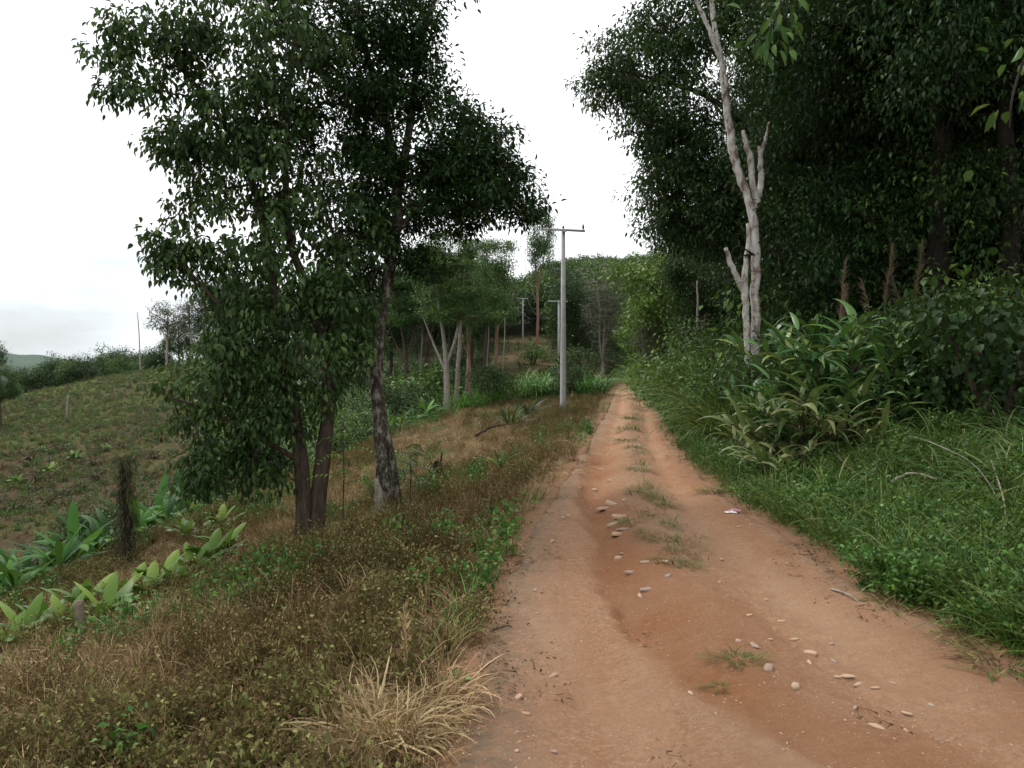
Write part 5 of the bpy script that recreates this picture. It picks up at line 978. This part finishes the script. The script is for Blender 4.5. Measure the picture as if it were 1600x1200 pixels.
def litter(seed):
    mb = MB(); rs2 = np.random.default_rng(seed); n = 16; p = np.stack([rs2.normal(size=n) * .13, rs2.normal(size=n) * .13, rs2.uniform(.005, .025, n)], -1); a = rs2.random(n) * 6.28
    leaves(mb, p, np.stack([np.cos(a), np.sin(a), rs2.normal(size=n) * .15], -1), nrmz(rs2.normal(size=(n, 3)) * .3 + np.array([0, 0, 1])), rs2.uniform(.02, .06, n), rs2.uniform(.008, .025, n), r=rs2.random(n))
    for i in range(5):
        a = rs2.random() * 6.28; q = rs2.normal(size=3) * .1; q[2] = .012; tube(mb, [q, q + np.array([math.cos(a), math.sin(a), .05]) * rs2.uniform(.04, .14)], [.003, .002], 4, r=.2)
    return mb
lc = clump_collection('litter_kinds', [litter(110).mesh('l', M['weed_dry']), litter(111).mesh('l', M['straw_brown']), litter(112).mesh('l', M['weed_dry'])])
X, Y = cand(9000, 1.8, 30, -.6, 1.1, pw=.4); U = ucoord(X, Y); ins = np.minimum(X - rl(Y), rr(Y) - X)
keep = np.where(U == 0, np.exp(-(ins / .22) ** 2) * .8 + .02, np.exp(-(U / .6) ** 2) * .8) * sstep(.3, .6, vnoise(X, Y, .5, 81))
do_scatter('leaf_litter', X, Y, keep, .35, .75, lc, 'dead leaves and bits of twig littering both margins of the track', 'leaf litter', sink=-.006, tilt=.05)
tufts = [(1152, 1035, .115, 'tuft of dark grass in the eroded rut near the lower right'), (1402, 950, .18, 'green tuft at the right edge of the track'), (1055, 882, .14, 'small olive tuft on the centre ridge, lowest one'), (985, 818, .17, 'olive tuft beside the grey slabs'), (1000, 773, .20, 'grass tuft across the centre ridge, above the grey slabs'), (1040, 792, .13, 'thin grass tuft right of the centre ridge'), (1045, 823, .13, 'thin grass tuft lower right of the centre ridge'), (1030, 845, .13, 'sparse tuft near a patch of dry stalks'), (985, 672, .42, 'bright grass patch in the middle of the far track'), (998, 735, .2, 'little tuft on the centre ridge, far'), (975, 690, .26, 'low tuft below the bright patch of the far track'), (1575, 1045, .22, 'grass tuft at the right edge of the photo beside the track'), (1115, 770, .18, 'small tuft by the right margin of the track'), (1508, 1002, .14, 'small tuft among litter leaves at the right margin'), (985, 655, .4, 'farthest grass patch between the wheel tracks'), (992, 700, .2, 'dull tuft on the centre ridge between the far patches'), (1010, 835, .12, 'dry mat of grass on the centre ridge left of the sparse tuft'), (1130, 1080, .07, 'tiny sprig in the foreground clay')]
wc = clump_collection('worn_grass_kinds', [grass(121, 24, .10, .004, .09, rise=(.3, 1.4)).mesh('g', M['grass_green']), grass(122, 22, .11, .004, .1, rise=(.1, 1.1)).mesh('g', M['straw_brown']), grass(123, 20, .08, .004, .1, rise=(.2, 1.2)).mesh('g', M['straw_brown'])])
X, Y = cand(9000, 5.5, 60, 0, .5, pw=.6); s_ = (X - rl(Y)) / (rr(Y) - rl(Y))
keep = np.exp(-((s_ - .56) / .075) ** 2) * sstep(.46, .70, vnoise(X, Y, .9, 91) * .6 + vnoise(X, Y, .35, 92) * .4) * sstep(5.5, 8, Y)
do_scatter('worn_grass', X, Y, keep, .7, 1.4, wc, 'short worn grass along the ridge between the wheel tracks', 'grass', sink=-.008, grow_far=.03)
def tuft_mesh(s):
    a = grass(s, 130, .8, .03, .8, rise=(.3, 1.4), bend=(.5, 2.2)); me = a.mesh('tuft', [M['grass_green'], M['straw_brown']]); k = np.repeat(np.random.default_rng(s).random(130) < .35, 10).astype(int)
    me.polygons.foreach_set('material_index', k); return me
tm = [tuft_mesh(s) for s in (101, 102, 103)]
for i, (px, py, s, lb) in enumerate(tufts):
    q = G(px, py); o = bpy.data.objects.new('grass_tuft', tm[i % 3]); COL.objects.link(o); o.location = q + Vector((0, 0, .005)); o.scale = (s * 1.9, s * 1.3, s * .8); o.rotation_euler = (0, 0, i * 1.3); tag(o, lb, 'grass tuft', 'grass tufts on the track')
def straw(px, py, n, L, W, spread, label, name='straw_clump', rise=(.15, 1.3), m='straw'):
    b = G(px, py); c = MB(); rs2 = random.Random(px)
    for i in range(n):
        az = rs2.random() * 6.28; rr2 = spread * rs2.random() ** .6; blade(c, (math.cos(az) * rr2, math.sin(az) * rr2, rs2.uniform(0, .05)), az + rs2.uniform(-1.2, 1.2), L * rs2.uniform(.4, 1.15), W * rs2.uniform(.5, 1.3), rise=rs2.uniform(*rise), bend=rs2.uniform(.6, 3.2), seg=8, r=rs2.random(), twist=rs2.uniform(-1.4, 1.4), swirl=rs2.uniform(-2.6, 2.6))
    o = c.build(name, M[m], loc=b); tag(o, label, 'dry grass clump'); return o
straw(600, 1165, 1150, .40, .011, .24, 'big clump of bleached straw-coloured grass at the bottom, left of the track')
straw(655, 1125, 420, .34, .008, .26, 'looser spread of dry grass behind the big bleached clump')
straw(770, 850, 160, .42, .008, .35, 'flat patch of tan dry grass on the left margin of the track', rise=(.05, .7))
straw(850, 738, 150, .5, .010, .6, 'tan dry grass fringe at the bend of the left margin', rise=(.05, .7))
straw(690, 1085, 90, .26, .007, .18, 'thin dry grass wisps hugging the left margin, low in the photo', rise=(.05, .8))
straw(30, 1130, 160, .42, .012, .4, 'rust-tan dry grass clump at the lower left edge', m='straw_brown')
straw(110, 1080, 160, .42, .012, .4, 'rust-tan dry grass clump below the wooden post', m='straw_brown')
straw(1560, 830, 150, .6, .010, .5, 'brown dead grass heap at the right edge of the bank', m='straw_brown')
# tall dry stalk
b = G(632, 1100); mb = MB(); tube(mb, [(0, 0, 0), (.01, 0, .25), (.0, .0, .5)], [.006, .005, .002], 6)
n = 60; t = rng.random(n); leaves(mb, np.stack([np.zeros(n), np.zeros(n), .2 + .3 * t], -1), nrmz(rdir(n) * .5 + np.array([0, 0, 1])), rdir(n), .07, .01, fine=False)
o = mb.build('dry_stalk', M['straw'], loc=b); tag(o, 'single tall dry seed stalk above the bleached straw clump', 'stalk')
# fallen sticks
def stick(pts, r, label, m='bark_grey'):
    g_ = [G(a, b) + Vector((0, 0, h)) for a, b, h in pts]; mb = MB(); p_, r2 = smooth_path([q - g_[0] for q in g_], np.linspace(r, r * .4, len(g_)), 5, r * .2); tube(mb, p_, r2, 7, rough=.08, cap=True)
    o = mb.build('fallen_branch', M[m], smooth=True, loc=g_[0]); tag(o, label, 'fallen branch', 'fallen branches')
stick([(1395, 788, .25), (1425, 783, .32), (1465, 792, .3)], .022, 'thick pale fallen branch in the grass right of the track')
stick([(1420, 735, .45), (1455, 765, .55), (1520, 800, .5), (1560, 830, .3)], .008, 'long thin pale stem arching over the tall grass')
stick([(1300, 740, .35), (1325, 765, .3), (1350, 780, .25)], .008, 'thin bare twig left of the thick pale fallen branch')
stick([(860, 696, .06), (880, 694, .08), (895, 697, .06)], .035, 'grey fallen branch on dark litter left of the bend')
stick([(745, 690, .2), (765, 680, .25), (790, 672, .2)], .05, 'dark log lying across the upper slope', 'bark_dark')
stick([(1550, 780, .4), (1572, 850, .3), (1560, 910, .2)], .010, 'bent dead stem at the right edge of the bank')
stick([(1300, 925, .02), (1325, 935, .03), (1345, 945, .01)], .010, 'short stick in the litter at the right margin of the track')
stick([(770, 990, .02), (790, 986, .03), (800, 985, .02)], .007, 'short dark twig on the left margin of the track', 'bark_brown')
stick([(1170, 690, .3), (1180, 730, .2)], .01, 'short brown stem by the yellowish cane clump', 'bark_brown')
# crumpled litter
q = G(1142, 803); mb = MB(); mu = MB()
def crumple(m, c, r, n=5):
    k = 9; gx_, gy_ = np.meshgrid(np.linspace(-1, 1, k), np.linspace(-1, 1, k)); z = rng.random((k, k)) * .5 * (1.2 - np.hypot(gx_, gy_)).clip(0.05)
    v = np.stack([gx_ * r + c[0] + rng.normal(size=(k, k)) * r * .07, gy_ * r * .6 + c[1], z * r + c[2]], -1).reshape(-1, 3); i = np.arange(64); a = i // 8 * 9 + i % 8; m.add(v, f4=np.stack([a, a + 1, a + 10, a + 9], -1))
crumple(mb, (0, 0, .02), .09); crumple(mu, (.08, .07, .04), .10)
root = empty('crumpled_wrapper', q); mb.build('white_sheet', plain('litter_white', (.7, .68, .66), .5, .1), root); mu.build('pink_sheet', plain('litter_pink', (.42, .2, .26), .5, .2), root); root.scale = (.75, .75, .75); tag(root, 'crumpled white and pink wrapper at the right margin of the track', 'litter')
# pale broken stalks on the field
sm2 = []
for s in (1, 2, 3):
    c = MB(); rs2 = random.Random(s)
    for i in range(9): tube(c, [(0, 0, 0), (rs2.uniform(-.5, .5), rs2.uniform(-.4, .4), rs2.uniform(.1, .5)), (rs2.uniform(-1, 1), rs2.uniform(-.8, .8), rs2.uniform(.05, .6))], [.03, .02, .01], 5)
    for i in range(8): blade(c, (0, 0, .05), rs2.random() * 6.28, .8, .08, rise=.7, bend=1.6, r=.6)
    sm2.append(c.mesh('dry_stalks', M['creeper']))
fs = [(55, 755), (60, 765), (100, 775), (110, 742), (150, 752), (145, 728), (75, 790), (205, 722), (240, 716), (165, 690), (270, 772), (90, 705), (130, 765), (45, 720), (185, 745), (230, 750), (20, 800), (150, 660), (190, 700), (250, 690)]
fs.sort()
for i, (px, py) in enumerate(fs):
    q = G(px, py); o = bpy.data.objects.new('broken_stalks', sm2[i % 3]); COL.objects.link(o); o.location = q; o.rotation_euler = (0, 0, i * 1.9); s = random.uniform(.55, 1.15); o.scale = (s, s, s); tag(o, ORD[i] + ' bundle of broken tan stalks from the left on the left field', 'stalks', 'broken stalks on the left field')
for i, (px, py, s, lb) in enumerate([(65, 707, .6, 'small light green plant on the field below the pale post'), (115, 720, .75, 'light green plant with spread leaves among the broken stalks'), (165, 705, .55, 'thin bright sprout right of the broken stalks'), (78, 742, .8, 'darker green tuft-like plant in the middle of the broken stalks'), (25, 755, .6, 'faint green plant near the left edge of the field'), (100, 700, .45, 'tiny green plant high among the broken stalks')]):
    q = G(px, py); place('banS', px, q.y, s, lb, 'young plants on the left field', x=q.x)
for kd, (r, h) in PROTO.items():
    if USED[kd] == 0: print('UNUSED', kd)

# ------------------------------------------------------------------ the air
hm, ht, ho = mat('haze_air'); pv = N(ht, 'ShaderNodeVolumePrincipled'); pv.inputs['Color'].default_value = (.86, .92, 1, 1); pv.inputs['Density'].default_value = .00003; pv.inputs['Anisotropy'].default_value = .2
ht.links.new(pv.outputs[0], ho.inputs['Volume']); mb = MB(); a, b = (-4600, -300, -60), (4600, 4700, 260)
v = [(a[0] if i & 1 == 0 else b[0], a[1] if i & 2 == 0 else b[1], a[2] if i & 4 == 0 else b[2]) for i in range(8)]
mb.add(v, f4=[[0, 2, 3, 1], [4, 5, 7, 6], [0, 1, 5, 4], [2, 6, 7, 3], [0, 4, 6, 2], [1, 3, 7, 5]]); o = mb.build('haze', hm); tag(o, 'thin pale haze of humid air over the hills', 'haze', kind='stuff')
